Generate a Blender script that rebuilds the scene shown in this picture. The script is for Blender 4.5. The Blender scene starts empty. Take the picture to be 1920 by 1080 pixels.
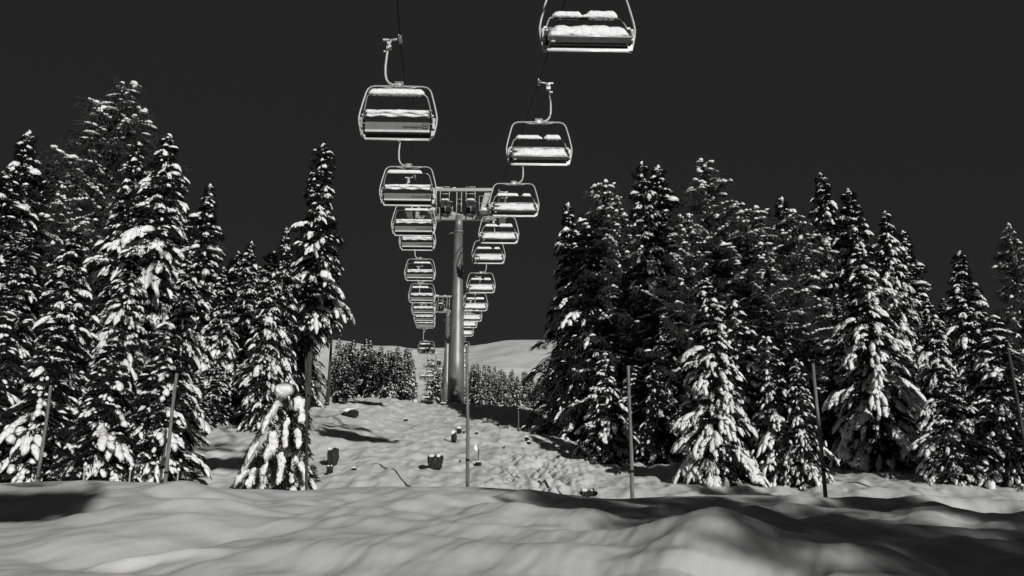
import bpy, bmesh, math, random
import numpy as np
from mathutils import Vector, Matrix

PI = math.pi
R_ = math.radians
scene = bpy.context.scene
COL = scene.collection

# ------------------------------------------------------------------ camera
F = 1500.0                     # focal length in photo pixels (1920 wide)
TH = R_(14.0)                  # camera pitch
CZ = 1.5                       # camera height in the world
cam_d = bpy.data.cameras.new('camera')
cam_d.sensor_width = 36.0
cam_d.lens = 36.0 * F / 1920.0
cam_d.clip_end = 4000
cam_d.clip_start = 0.05
cam = bpy.data.objects.new('camera', cam_d)
COL.objects.link(cam)
cam.location = (0, 0, CZ)
cam.rotation_euler = (PI / 2 + TH, 0, 0)
scene.camera = cam
CT, ST = math.cos(TH), math.sin(TH)


def at(u, v, z):
    """photo pixel + depth along the optical axis -> world point"""
    X = (u - 960) / F * z
    Yc = (540 - v) / F * z
    return Vector((X, z * CT - Yc * ST, z * ST + Yc * CT + CZ))


def elev(v):
    return TH + math.atan((540 - v) / F)


# ------------------------------------------------------------------ noise
_rs = np.random.RandomState(7)
_perm = _rs.permutation(256)
_perm = np.concatenate([_perm, _perm])
_ga = _rs.rand(256) * 2 * PI
_gx, _gy = np.cos(_ga), np.sin(_ga)


def perlin(x, y):
    x = np.asarray(x, float); y = np.asarray(y, float)
    xi = np.floor(x).astype(int); yi = np.floor(y).astype(int)
    xf = x - xi; yf = y - yi
    u = xf * xf * xf * (xf * (xf * 6 - 15) + 10)
    v = yf * yf * yf * (yf * (yf * 6 - 15) + 10)

    def g(ix, iy, dx, dy):
        h = _perm[(_perm[ix & 255] + iy) & 255]
        return _gx[h] * dx + _gy[h] * dy
    a = g(xi, yi, xf, yf); b = g(xi + 1, yi, xf - 1, yf)
    c = g(xi, yi + 1, xf, yf - 1); d = g(xi + 1, yi + 1, xf - 1, yf - 1)
    return (a + u * (b - a)) + v * ((c + u * (d - c)) - (a + u * (b - a)))


def sm(a, b, x):
    t = np.clip((x - a) / (b - a), 0, 1)
    return t * t * (3 - 2 * t)


# ------------------------------------------------------------------ terrain
RIDGE_U = [-2500, 0, 200, 300, 400, 520, 620, 700, 900, 1000, 1080, 1150, 1230, 1400, 1560, 1700, 1920, 4500]
RIDGE_V = [912, 907, 900, 906, 915, 922, 917, 912, 913, 920, 931, 938, 931, 927, 935, 936, 943, 955]
RY = 15.0
_ru = np.linspace(-2500, 4500, 1401)
_rv = np.interp(_ru, RIDGE_U, RIDGE_V)
_kk = np.exp(-(np.arange(-30, 31) / 9.0) ** 2); _kk /= _kk.sum()
_rv = np.convolve(np.pad(_rv, 30, mode='edge'), _kk, mode='valid')
HILL_U = [0, 500, 620, 700, 780, 830, 880, 940, 1010, 1300, 1900]
HILL_V = [640, 634, 636, 648, 653, 650, 648, 637, 636, 645, 650]
_hv = np.convolve(np.pad(np.interp(_ru, HILL_U, HILL_V), 30, mode='edge'), np.exp(-(np.arange(-30, 31) / 5.0) ** 2) / np.exp(-(np.arange(-30, 31) / 5.0) ** 2).sum(), mode='valid')
MID_Y = [0, 17, 19.5, 21.5, 25, 30, 40, 50, 58, 61, 66, 80, 100, 125, 133, 140, 160, 185, 230, 300, 420, 640, 760, 1200, 3000]
MID_H = [-1.4, -1.3, -.6, .0, .55, 1.3, 2.75, 4.4, 5.75, 5.95, 5.9, 7.1, 9.2, 12.0, 12.9, 12.4, 8.5, 6.0, 9, 26, 58, 108, 124, 140, 140]


def ground(x, y, detail=True):
    """snow surface height in the world (camera eye is CZ)"""
    x = np.asarray(x, float); y = np.asarray(y, float)
    yy = np.maximum(y, .5)
    u = 960 + F * x / (yy * CT + .2)
    e = TH + np.arctan((540 - np.interp(u, _ru, _rv)) / F)
    hr = RY * np.tan(e)
    # near bank rising to the ridge
    t = np.clip((y - 4.0) / (RY - 4.0), 0, 1)
    fore = -.72 + (hr + .72) * (1 - (1 - t) ** 1.5)
    drop = sm(RY, RY + 2.6, y)
    fore = fore - drop * .9
    # long wind-shaped swells
    fade = (1 - sm(12.2, 14.9, y)) * .93 + .07
    fx = x + .8 * perlin(x * .35 + 9, y * .35)
    n1 = perlin(fx * .36 - y * .16 + 3.1, y * .70 + x * .20 + 1.7)
    n2 = perlin(fx * .80 - y * .50 + 11.1, y * 1.5 + x * .45 + 5.7)
    n3 = perlin(x * 1.3 - y * .4 + 21.1, y * 2.3 + x * .7 + 15.7)
    rough = 1 + .9 * sm(1.0, 4.0, x)
    rg = 1 - 2 * np.abs(perlin(fx * .42 - y * .22 + 31, y * .95 + x * .2 + 7))
    n4 = perlin((x - y * .42) * 1.15 + 5, y * .40 + 2)
    n5 = perlin((x - y * .50 + .3 * n4) * 2.5 + 8, y * .85 + 6)
    n6 = perlin((x - y * .35 + .2 * n5) * 5.2 + 8, y * 1.9 + 6)
    nr = sm(4.2, 6.2, y)
    fore = fore + fade * (n4 * (.06 + .085 * nr) + n5 * .048 * nr + n6 * .012 * (.3 + .7 * nr) + .006 * perlin((x - y * .3) * 10.5, y * 4.2))
    fore = fore + fade * .72 * (n1 * .19 + (n2 * .12 + n3 * .022 + (rg - .5) * .035) * rough)
    # hillock in the lower right, small crest beside it, trough behind it
    fore = fore + .20 * np.exp(-(((x - 1.7) / 1.15) ** 2 + ((y - 7.0) / .85) ** 2))
    fore = fore - .13 * np.exp(-(((x - 3.7) / 1.4) ** 2 + ((y - 8.0) / 1.1) ** 2))
    fore = fore + .10 * np.exp(-(((x - 1.50) / .18) ** 2 + ((y - 8.0 - .6 * (x - 1.5)) / .11) ** 2))
    fore = fore + .09 * np.exp(-(((x + 2.75) / .42) ** 2 + ((y - 6.3 - .4 * (x + 2.75)) / .10) ** 2))
    # shelf behind the hollow on the right
    sh = sm(2.2, 3.2, x) * (1 - sm(7.2, 8.5, x))
    fore = fore - sh * .17 * np.exp(-((y - 12.4) / .55) ** 2) + sh * .05 * np.exp(-((y - 13.4) / .4) ** 2)
    # mid slope and all behind it
    mid = np.interp(y, MID_Y, MID_H)
    ms = np.interp(y + 1.2, MID_Y, MID_H); mt = np.interp(y - 1.2, MID_Y, MID_H)
    mid = mid * .4 + ms * .3 + mt * .3
    far = sm(220, 420, y)
    w = sm(16, 24, y) * (1 - sm(90, 200, y))
    mid = mid + w * (.55 * perlin(x * .07 + 2, y * .07 + 8) + .26 * perlin(x * .21, y * .21) + .17 * perlin(x * .6 + 4, y * .45)
                     + .20 * np.maximum(perlin(x * 1.3 + 4, y * .9 + 2), -.12) + .10 * np.maximum(perlin(x * 2.9 + 4, y * 1.9 + 2), 0) + .035 * perlin(x * 3.7, y * 2.6) + .075 * perlin(x * 2.0 + 1.5, y * 1.4 + 7))
    mid = mid + w * .55 * sm(-4.5, -8, x) * sm(24, 34, y) * (1 - sm(50, 64, y))
    # lateral shape of the clearing: a shallow gully right of the lift
    mid = mid - .75 * np.exp(-((x - 4.5) / 3.0) ** 2) * sm(24, 34, y) * (1 - sm(60, 85, y))
    # trampled tracks
    tr = np.exp(-((x - (.6 + .10 * (y - 22))) / 1.5) ** 2) * sm(19, 21.5, y) * (1 - sm(28, 34, y))
    mid = mid + tr * (.30 * np.abs(perlin(x * 2.6, y * 1.9)) + .20 * np.abs(perlin(x * 5.1 + 3, y * 3.6)) - .10)
    mid = mid - .11 * np.exp(-((x - (1.1 - .16 * (y - 20))) / .13) ** 2) * sm(17, 20, y) * (1 - sm(26, 30, y))
    mid = mid - .11 * np.exp(-((x - (1.75 - .12 * (y - 20))) / .13) ** 2) * sm(17, 20, y) * (1 - sm(25, 28, y))
    # the far hill: its skyline
    hv = np.interp(u, _ru, _hv) + 13
    he = np.tan(TH + np.arctan((540 - hv) / F))
    hill = he * 640 * sm(215, 640, y) + 6 * (1 - sm(215, 300, y))
    hill = hill + far * (4.0 * perlin(x * .012, y * .012) + 2.0 * perlin(x * .03, y * .022) + 2.6 * perlin(x * .03 + y * .02, y * .10) + 1.3 * perlin(x * .07 + 5, y * .24)) * (1 - .8 * sm(540, 640, y))
    hill = hill - sm(645, 900, y) * 60
    mid = mid * (1 - far) + hill * far
    k = sm(RY + 1.0, 19.5, y)
    h = fore * (1 - k) + mid * k
    # behind the camera: gently rolling
    h = np.where(y < 4.0, h * sm(-4, 4, y) + (-1.2 + .3 * perlin(x * .1, y * .1)) * (1 - sm(-4, 4, y)), h)
    return h + CZ


def g1(x, y):
    return float(ground(np.array([x]), np.array([y]))[0])


def place(u, z):
    """ground point seen in column u at depth z"""
    x = (u - 960) / F * z
    y = z
    for _ in range(8):
        h = g1(x, y) - CZ
        y = (z - h * ST) / CT
    return Vector((x, y, g1(x, y)))


def hit(u, v, y0=19.0, y1=130.0):
    """where the ray through a photo pixel meets the slope"""
    ys = np.linspace(y0, y1, 3000)
    te = math.tan(elev(v))
    zc = ys * (CT + te * ST)
    xs = (u - 960) / F * zc
    g = ground(xs, ys) - CZ
    ok = np.nonzero(g >= ys * te)[0]
    i = int(ok[0]) if len(ok) else len(ys) - 1
    return Vector((float(xs[i]), float(ys[i]), float(g[i] + CZ))), float(zc[i])


AZ, EL = R_(25.0), R_(18.5)
sd = Vector((math.sin(AZ) * math.cos(EL), -math.cos(AZ) * math.cos(EL), math.sin(EL)))


def ground_hit_near(u, v):
    te = math.tan(elev(v)); ys = np.linspace(4.0, 14.0, 3000); xs = (u - 960) / F * ys * (CT + te * ST)
    g = ground(xs, ys) - CZ
    ok = np.nonzero(g >= ys * te)[0]
    i = int(ok[0]) if len(ok) else 1500
    return Vector((float(xs[i]), float(ys[i]), float(g[i] + CZ)))


# ------------------------------------------------------------------ materials
def mat(name, col, rough=.6, metal=0.0, var=0.0, scale=5.0, bump=0.0, bscale=20.0, spec=.5, stretch=None, dark=None, detail=4):
    m = bpy.data.materials.new(name)
    m.use_nodes = True
    nt = m.node_tree
    b = nt.nodes['Principled BSDF']
    b.inputs['Base Color'].default_value = (col, col, col, 1)
    b.inputs['Roughness'].default_value = rough
    b.inputs['Metallic'].default_value = metal
    b.inputs['Specular IOR Level'].default_value = spec
    tc = nt.nodes.new('ShaderNodeTexCoord')
    mp = nt.nodes.new('ShaderNodeMapping')
    nt.links.new(tc.outputs['Object'], mp.inputs['Vector'])
    if stretch:
        mp.inputs['Scale'].default_value = stretch
    if var:
        n = nt.nodes.new('ShaderNodeTexNoise')
        n.inputs['Scale'].default_value = scale
        n.inputs['Detail'].default_value = detail
        r = nt.nodes.new('ShaderNodeMapRange')
        r.inputs['From Min'].default_value = .3
        r.inputs['From Max'].default_value = .7
        r.inputs['To Min'].default_value = max(0.0, col - var) if dark is None else dark
        r.inputs['To Max'].default_value = min(1.0, col + var)
        nt.links.new(mp.outputs['Vector'], n.inputs['Vector'])
        nt.links.new(n.outputs['Fac'], r.inputs['Value'])
        nt.links.new(r.outputs['Result'], b.inputs['Base Color'])
    if bump:
        n = nt.nodes.new('ShaderNodeTexNoise')
        n.inputs['Scale'].default_value = bscale
        n.inputs['Detail'].default_value = 5
        bp = nt.nodes.new('ShaderNodeBump')
        bp.inputs['Strength'].default_value = 1.0
        bp.inputs['Distance'].default_value = bump
        nt.links.new(mp.outputs['Vector'], n.inputs['Vector'])
        nt.links.new(n.outputs['Fac'], bp.inputs['Height'])
        nt.links.new(bp.outputs['Normal'], b.inputs['Normal'])
    return m


M_GROUND = mat('snow_surface', .60, .75, var=.05, scale=.6, bump=.007, bscale=130, spec=.25)
_nt = M_GROUND.node_tree
_b = [n for n in _nt.nodes if n.type == 'BUMP'][0]
_n2 = _nt.nodes.new('ShaderNodeTexNoise'); _n2.inputs['Scale'].default_value = .30; _n2.inputs['Detail'].default_value = 2
_b2 = _nt.nodes.new('ShaderNodeBump'); _b2.inputs['Distance'].default_value = .07
_tc = [n for n in _nt.nodes if n.type == 'TEX_COORD'][0]
_m2 = _nt.nodes.new('ShaderNodeMapping'); _m2.inputs['Scale'].default_value = (.35, 1.3, 1)
_nt.links.new(_tc.outputs['Object'], _m2.inputs['Vector']); _nt.links.new(_m2.outputs['Vector'], _n2.inputs['Vector'])
_nt.links.new(_n2.outputs['Fac'], _b2.inputs['Height']); _nt.links.new(_b2.outputs['Normal'], _b.inputs['Normal'])
_n3 = _nt.nodes.new('ShaderNodeTexNoise'); _n3.inputs['Scale'].default_value = .10; _n3.inputs['Detail'].default_value = 1.5; _n3.inputs['Roughness'].default_value = .5
_b3 = _nt.nodes.new('ShaderNodeBump'); _b3.inputs['Distance'].default_value = .40
_nt.links.new(_m2.outputs['Vector'], _n3.inputs['Vector']); _nt.links.new(_n3.outputs['Fac'], _b3.inputs['Height']); _nt.links.new(_b3.outputs['Normal'], _b2.inputs['Normal'])
M_SNOW = mat('tree_snow', .81, .8, var=.04, scale=2.0, bump=.07, bscale=9, spec=.2)
M_NEEDLE = mat('spruce_needles', .016, .9, var=.010, scale=1.3, spec=.08)
M_TWIG = mat('larch_twigs', .045, .9, var=.015, scale=2, spec=.1)
M_BARK = mat('bark', .055, .95, var=.035, scale=6, bump=.03, bscale=14, stretch=(3, 3, .6), spec=.1)
M_WOOD = mat('weathered_pole', .16, .85, var=.07, scale=7, bump=.006, bscale=30, stretch=(4, 4, .5), spec=.2)
M_WOODD = mat('dark_pole', .045, .85, var=.03, scale=5, bump=.006, bscale=30, stretch=(4, 4, .5), spec=.2)  # darker tone of pole wood, for some posts and the stalk
M_STUMP = mat('rotten_wood', .030, .95, var=.022, scale=9, bump=.05, bscale=12, stretch=(2, 2, .6), spec=.1)
M_STEEL = mat('galvanised_steel', .34, .42, metal=.55, var=.06, scale=9, bump=.002, bscale=60)
M_TOWER = mat('tower_steel', .20, .44, metal=.3, var=.06, scale=2.2, bump=.004, bscale=45, stretch=(1, 1, .35))
M_TUBE = mat('painted_tube', .40, .45, metal=.2, var=.05, scale=6)
M_PANEL = mat('seat_back_panel', .17, .5, metal=.1, var=.015, scale=4)
M_LIGHT = mat('aluminium_rail', .55, .38, metal=.3, var=.06, scale=8)
M_DARK = mat('dark_padding_seat_shade', .012, .75, var=.005, scale=10, spec=.2)  # also stands in for the shade under the left-line seats
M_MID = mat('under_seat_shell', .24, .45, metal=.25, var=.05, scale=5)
M_INK = mat('black_lettering', .012, .6, spec=.2)
M_PLATE = mat('white_plate', .80, .5, var=.03, scale=20)
M_ROPE = mat('steel_rope', .007, .8, var=.003, scale=40)
M_CONC = mat('concrete', .22, .9, var=.06, scale=4, bump=.01, bscale=30)


# ------------------------------------------------------------------ object helpers
def prop(o, label=None, cat=None, group=None, kind=None):
    if label: o['label'] = label
    if cat: o['category'] = cat
    if group: o['group'] = group
    if kind: o['kind'] = kind
    return o


def empty(name, loc, label=None, cat=None, group=None, rz=0):
    o = bpy.data.objects.new(name, None)
    o.empty_display_size = .2
    COL.objects.link(o)
    o.location = loc
    o.rotation_euler = (0, 0, rz)
    return prop(o, label, cat, group)


def link(name, me, parent=None):
    o = bpy.data.objects.new(name, me)
    COL.objects.link(o)
    if parent: o.parent = parent
    return o


def np_mesh(name, V, Fq, m, smooth=False):
    """V (n,3); Fq (k,3|4) int"""
    me = bpy.data.meshes.new(name)
    V = np.ascontiguousarray(V, np.float32)
    Fq = np.ascontiguousarray(Fq, np.int32)
    n, k = len(Fq), Fq.shape[1]
    me.vertices.add(len(V)); me.vertices.foreach_set('co', V.ravel())
    me.loops.add(n * k); me.loops.foreach_set('vertex_index', Fq.ravel())
    me.polygons.add(n)
    me.polygons.foreach_set('loop_start', np.arange(0, n * k, k, dtype=np.int32))
    if smooth: me.polygons.foreach_set('use_smooth', np.ones(n, bool))
    me.update(calc_edges=True)
    me.materials.append(m)
    return me


class MB:
    """collects boxes and tubes into one mesh (a single part)"""
    def __init__(s): s.v = []; s.f = []; s.sm = []

    def box(s, c, d, rot=None):
        b = len(s.v)
        for sx in (-1, 1):
            for sy in (-1, 1):
                for sz in (-1, 1):
                    p = Vector((sx * d[0] / 2, sy * d[1] / 2, sz * d[2] / 2))
                    if rot is not None: p = rot @ p
                    s.v.append(Vector(c) + p)
        for q in ((0, 1, 3, 2), (4, 6, 7, 5), (0, 4, 5, 1), (2, 3, 7, 6), (0, 2, 6, 4), (1, 5, 7, 3)):
            s.f.append(tuple(b + i for i in q)); s.sm.append(False)
        return s

    def prism(s, pts, x0, x1):
        """profile in (y,z) extruded along x"""
        b = len(s.v); n = len(pts)
        for x in (x0, x1):
            for (y, z) in pts: s.v.append(Vector((x, y, z)))
        for i in range(n):
            j = (i + 1) % n
            s.f.append((b + i, b + j, b + n + j, b + n + i)); s.sm.append(False)
        s.f.append(tuple(b + i for i in range(n))[::-1]); s.f.append(tuple(b + n + i for i in range(n)))
        s.sm += [False, False]
        return s

    def tube(s, pts, r, n=8, caps=True):
        pts = [Vector(p) for p in pts]
        rs = r if isinstance(r, (list, tuple)) else [r] * len(pts)
        b = len(s.v)
        prev = None
        for i, p in enumerate(pts):
            if i == 0: t = pts[1] - p
            elif i == len(pts) - 1: t = p - pts[i - 1]
            else: t = (pts[i + 1] - pts[i - 1])
            t.normalize()
            if prev is None:
                a = Vector((0, 0, 1)) if abs(t.z) < .9 else Vector((1, 0, 0))
                e1 = t.cross(a).normalized()
            else:
                e1 = (prev - t * prev.dot(t)).normalized()
            prev = e1
            e2 = t.cross(e1)
            for k in range(n):
                a = 2 * PI * k / n
                s.v.append(p + (e1 * math.cos(a) + e2 * math.sin(a)) * rs[i])
        for i in range(len(pts) - 1):
            for k in range(n):
                k2 = (k + 1) % n
                s.f.append((b + i * n + k, b + i * n + k2, b + (i + 1) * n + k2, b + (i + 1) * n + k)); s.sm.append(True)
        if caps:
            s.f.append(tuple(b + k for k in range(n))[::-1]); s.sm.append(False)
            e = b + (len(pts) - 1) * n
            s.f.append(tuple(e + k for k in range(n))); s.sm.append(False)
        return s

    def mesh(s, name, m):
        me = bpy.data.meshes.new(name)
        me.from_pydata([tuple(v) for v in s.v], [], s.f)
        me.polygons.foreach_set('use_smooth', s.sm)
        me.materials.append(m)
        me.update()
        return me

    def build(s, name, m, parent=None):
        return link(name, s.mesh(name, m), parent)


def ico(sub):
    bm = bmesh.new()
    bmesh.ops.create_icosphere(bm, subdivisions=sub, radius=1)
    V = np.array([v.co[:] for v in bm.verts]); Fc = np.array([[v.index for v in f.verts] for f in bm.faces])
    bm.free()
    return V, Fc


ICO = {1: ico(1), 2: ico(2), 3: ico(3)}


def pads_mesh(name, C, T, S, rng, sub=2, droop=.55, m=None, rag=1.0):
    """lumpy snow caps. C centres, T horizontal-ish axis (unit), S sizes (a,b,c)"""
    V, Fc = ICO[sub]
    n = len(C)
    C = np.array(C); T = np.array(T); S = np.array(S)
    T /= np.linalg.norm(T, axis=1)[:, None]
    up = np.array([0, 0, 1.0])
    W = np.cross(up, T); W /= np.linalg.norm(W, axis=1)[:, None] + 1e-9
    N = np.cross(T, W)
    th = np.arctan2(V[:, 1], V[:, 0])[None, :]
    ph = rng.rand(n, 6) * 2 * PI
    k = 1 + rag * (.20 * np.sin(2 * th + ph[:, :1]) + .13 * np.sin(5 * th + ph[:, 1:2]) + .11 * np.sin(9 * th + ph[:, 2:3]))
    vx = V[None, :, 0] * k; vy = V[None, :, 1] * k
    vz = np.where(V[:, 2] > 0, V[:, 2], V[:, 2] * .45)[None, :] * (1 + .22 * np.sin(4 * V[None, :, 0] + ph[:, 3:4]) * np.cos(4 * V[None, :, 1] + ph[:, 4:5]))
    vz = vz + .17 * np.sin(7 * V[None, :, 0] + ph[:, 5:6]) * np.sin(8 * V[None, :, 1] + ph[:, 1:2]) * rag
    x = vx * S[:, :1]; y = vy * S[:, 1:2]; z = vz * S[:, 2:3]
    dr = droop * (np.clip(vx + .3, 0, 9) ** 2 * S[:, :1] * .55 + vy ** 2 * S[:, 1:2] * .75)
    P = C[:, None, :] + x[..., None] * T[:, None, :] + y[..., None] * W[:, None, :] + z[..., None] * N[:, None, :]
    P[..., 2] -= dr
    idx = (Fc[None] + (np.arange(n) * len(V))[:, None, None]).reshape(-1, 3)
    return np_mesh(name, P.reshape(-1, 3), idx, m or M_SNOW, True)


def blades(name, B, D, L, Wd, rng, m):
    """thin leaf-shaped blades: base, direction, length, width"""
    B = np.array(B); D = np.array(D); L = np.array(L)[:, None]; Wd = np.array(Wd)[:, None]
    D = D / (np.linalg.norm(D, axis=1)[:, None] + 1e-9)
    A = rng.randn(len(B), 3)
    Sd = np.cross(D, A); Sd /= np.linalg.norm(Sd, axis=1)[:, None] + 1e-9
    mid = B + D * L * .45; tip = B + D * L
    tip[:, 2] -= L[:, 0] * .12
    V = np.stack([B, mid + Sd * Wd * .5, tip, mid - Sd * Wd * .5], 1).reshape(-1, 3)
    Fq = np.arange(len(V)).reshape(-1, 4)
    return np_mesh(name, V, Fq, m)


def trunk_mesh(name, H, r0, lean, rng, m, limbs=()):
    mb = MB()
    n = 9
    pts = []; rs = []
    for i in range(n):
        t = i / (n - 1)
        pts.append((lean[0] * t * t + .04 * math.sin(7 * t + H) * (t > 0), lean[1] * t * t + .04 * math.cos(5 * t), -.5 + t * (H + .4)))
        rs.append(r0 * (1.25 if i == 0 else 1) * (1 - t * .93))
    mb.tube(pts, rs, 9)
    for (p, r) in limbs: mb.tube(p, r, 4, False)
    return mb.mesh(name, m)


def spruce(seed, H, R, z0=.03, snow=1.0, dens=1.0, dz=.25, sub=2, pw=.8, droop=.5, twl=.22, padk=1.0, lean=(0, 0), nb=6, specks=1.0):
    """a spruce: trunk, needle crown, snow caps lying on its boughs"""
    rng = np.random.RandomState(seed)
    lx = lambda z: lean[0] * (z / H) ** 2
    ly = lambda z: lean[1] * (z / H) ** 2
    B, D, L, Wd = [], [], [], []
    PC, PT, PS = [], [], []
    limbs = []
    z = H * z0 + .15
    lvl_phase = 0
    while z < H * .985:
        t = (z - H * z0) / (H - H * z0)
        Rz = R * ((1 - t) ** pw) * (1.0 if t > .08 else .8) + .10
        Rz *= 1 + .22 * math.sin(z * 2.3 + seed) * rng.rand()
        k = max(3, int(round(nb * (.55 + .6 * (1 - t)))))
        lvl_phase += 1.1 + rng.rand()
        for i in range(k):
            a = lvl_phase + 2 * PI * i / k + rng.uniform(-.3, .3)
            pn = float(perlin(math.cos(a) * 1.3 + seed * 3.3, z * .55 + math.sin(a) * 1.3))
            l = Rz * rng.uniform(.62, 1.16) * (1 + .75 * pn)
            pn2 = float(perlin(math.cos(a) * 2.0 + seed * 7.7, z * .9 + math.sin(a) * 2.0)) + rng.uniform(-.12, .12)
            patch = 1.25 if pn2 > .02 else (.55 if pn2 > -.2 else .2)
            if rng.rand() < .07: l *= 1.2
            zz = z + rng.uniform(-.12, .12)
            ca, sa = math.cos(a), math.sin(a)
            rise = rng.uniform(.02, .28) + .55 * t * t
            dr = (droop * rng.uniform(.6, 1.3) + .22 * (1 - t) + .10) * .72
            ss = np.linspace(0, 1, 6)

            def pos(s):
                r = l * s * (1 - .12 * s * s)
                return np.array([lx(zz) + ca * r, ly(zz) + sa * r, zz + l * (rise * s - dr * s * s)])

            def tan(s):
                return np.array([ca, sa, rise - 2 * dr * s])
            if l > .5:
                limbs.append(([tuple(pos(s)) for s in (0, .35, .7, .95)], [.012 + .014 * l, .01 + .009 * l, .008 + .004 * l, .005]))
            nt = int((22 + 62 * l) * dens)
            s = rng.rand(nt) ** .75
            side = rng.choice([-1, 1], nt) * rng.rand(nt) ** .7
            wd = l * .34 * np.sin(np.clip(s * 1.05 + .08, 0, 1) * PI * .82 + .25) + .05
            r = l * s * (1 - .12 * s * s)
            bx = lx(zz) + ca * r - sa * side * wd
            by = ly(zz) + sa * r + ca * side * wd
            bz = zz + l * (rise * s - dr * s * s) - np.abs(side) * wd * .45 - rng.rand(nt) * .10
            B.append(np.stack([bx, by, bz], 1))
            dd = np.stack([ca * .8 - sa * side * 1.0, sa * .8 + ca * side * 1.0, rise - 2 * dr * s * .7 - .25 - .5 * rng.rand(nt)], 1) + rng.randn(nt, 3) * .28
            D.append(dd)
            L.append(twl * rng.uniform(.6, 1.5, nt) * (.7 + .3 * min(1, l)))
            Wd.append(twl * rng.uniform(.16, .30, nt))
            # snow
            npad = 0
            if rng.rand() < .58 * snow * patch: npad = 1
            if l > .75 and rng.rand() < .55 * snow * patch: npad += 1
            if l > 1.4 and rng.rand() < .5 * snow * patch: npad += 1
            for q in range(npad):
                sc = (.84 - .30 * q) + rng.uniform(-.1, .08)
                p = pos(sc)
                off = rng.uniform(-.22, .22) * l * (0.4 if q == 0 else 1.1)
                p = p + np.array([-sa * off, ca * off, 0])
                sz = min(.0225 * H, .10 + .14 * l) * rng.uniform(.4, 1.3) * padk
                p[2] += sz * .12 + .015
                tg = tan(sc); tg[2] = max(-1.15, min(.4, tg[2]))
                PC.append(p); PT.append(tg)
                el_ = rng.rand() < .3 * min(1, l)
                PS.append((sz * rng.uniform(1.0, 1.5) * (1.25 if el_ else 1), sz * rng.uniform(.5, .85) * (.8 if el_ else 1), sz * rng.uniform(.30, .5)))
                # needles poking out from under the cap
                nn = int(22 * dens)
                th = rng.rand(nn) * 2 * PI
                ox = np.cos(th) * sz * 1.0; oy = np.sin(th) * sz * .62
                hl = math.hypot(tg[0], tg[1], ) + 1e-6
                Bp = np.stack([p[0] + ca * ox - sa * oy, p[1] + sa * ox + ca * oy, p[2] - .10 * sz + (tg[2] / hl) * ox * .8 - .35 * sz * (oy / sz) ** 2 - .04], 1)
                B.append(Bp)
                D.append(np.stack([ca * np.cos(th) - sa * np.sin(th), sa * np.cos(th) + ca * np.sin(th), -.55 - .5 * rng.rand(nn)], 1) + rng.randn(nn, 3) * .2)
                L.append(twl * rng.uniform(.5, 1.1, nn)); Wd.append(twl * rng.uniform(.14, .24, nn))
            if l > .5 and rng.rand() < .50 * snow * patch:
                m_ = max(3, int(l / .20))
                o0 = rng.uniform(-.12, .12) * l
                for s1 in np.linspace(.25, 1.0, m_):
                    if rng.rand() < .15: continue
                    for sd_ in ((0,) if s1 < .5 else (-1, 0, 1)):
                        if sd_ and rng.rand() < .45: continue
                        p = pos(s1); w_ = (.080 + .045 * l) * rng.uniform(.6, 1.25) * padk
                        of = o0 * s1 + sd_ * w_ * rng.uniform(1.0, 1.7)
                        p = p + np.array([-sa * of, ca * of, .02 - abs(of - o0 * s1) * .55 + rng.uniform(-.02, .03)])
                        tg = tan(s1); tg[2] = max(-1.2, tg[2])
                        if sd_: tg = tg + np.array([-sa, ca, 0]) * sd_ * .7 - np.array([0, 0, .35])
                        PC.append(p); PT.append(tg); PS.append((w_ * rng.uniform(1.1, 1.8), w_ * .8, w_ * .5))
            # crumbs of snow caught on the twigs
            for q in range(int(rng.poisson(3.2 * specks * (.4 + l * .6)))):
                s1 = rng.rand(); p = pos(s1)
                off = rng.uniform(-1, 1) * l * .3
                p = p + np.array([-sa * off, ca * off, -abs(off) * .4 + .02])
                sz = rng.uniform(.025, .075) * (1 + .3 * padk)
                PC.append(p); PT.append(tan(s1) * [1, 1, .6] + rng.randn(3) * .25); PS.append((sz * 1.6, sz * .8, sz * .55))
        z += dz * rng.uniform(.75, 1.25) * (.55 + .6 * (1 - t))
    # leader
    nt = int(160 * dens)
    tz = H - rng.rand(nt) ** 1.5 * H * .09
    B.append(np.stack([lx(H) + rng.randn(nt) * .02, ly(H) + rng.randn(nt) * .02, tz], 1))
    aa = rng.rand(nt) * 2 * PI
    D.append(np.stack([np.cos(aa), np.sin(aa), rng.uniform(-.1, .9, nt)], 1))
    L.append(.06 + (H - tz) * .28 * rng.uniform(.4, 1.1, nt)); Wd.append(np.full(nt, twl * .16))
    for q in range(3):
        PC.append(np.array([lx(H) + rng.uniform(-.05, .05), ly(H) + rng.uniform(-.05, .05), H - .08 - q * .28])); PT.append(np.array([rng.randn(), rng.randn(), -.2])); PS.append((.11 + .03 * q, .09, .09))
    B = np.concatenate(B); D = np.concatenate(D); L = np.concatenate(L); Wd = np.concatenate(Wd)
    # small caps use the coarse lump
    PS = np.array(PS); PC = np.array(PC); PT = np.array(PT)
    crown = blades('crown', B, D, L, Wd, rng, M_NEEDLE)
    big = PS[:, 0] > .20
    if sub == 1 or not big.any():
        snowm = pads_mesh('snow_cover', PC, PT, PS, rng, 1)
    else:
        a = pads_mesh('a', PC[big], PT[big], PS[big], rng, sub)
        b = pads_mesh('b', PC[~big], PT[~big], PS[~big], rng, 1)
        snowm = join('snow_cover', a, b)
    tr = trunk_mesh('trunk', H * .97, .013 * H + .02, lean, rng, M_BARK, limbs)
    return dict(trunk=tr, crown=crown, snow_cover=snowm, H=H)


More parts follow.
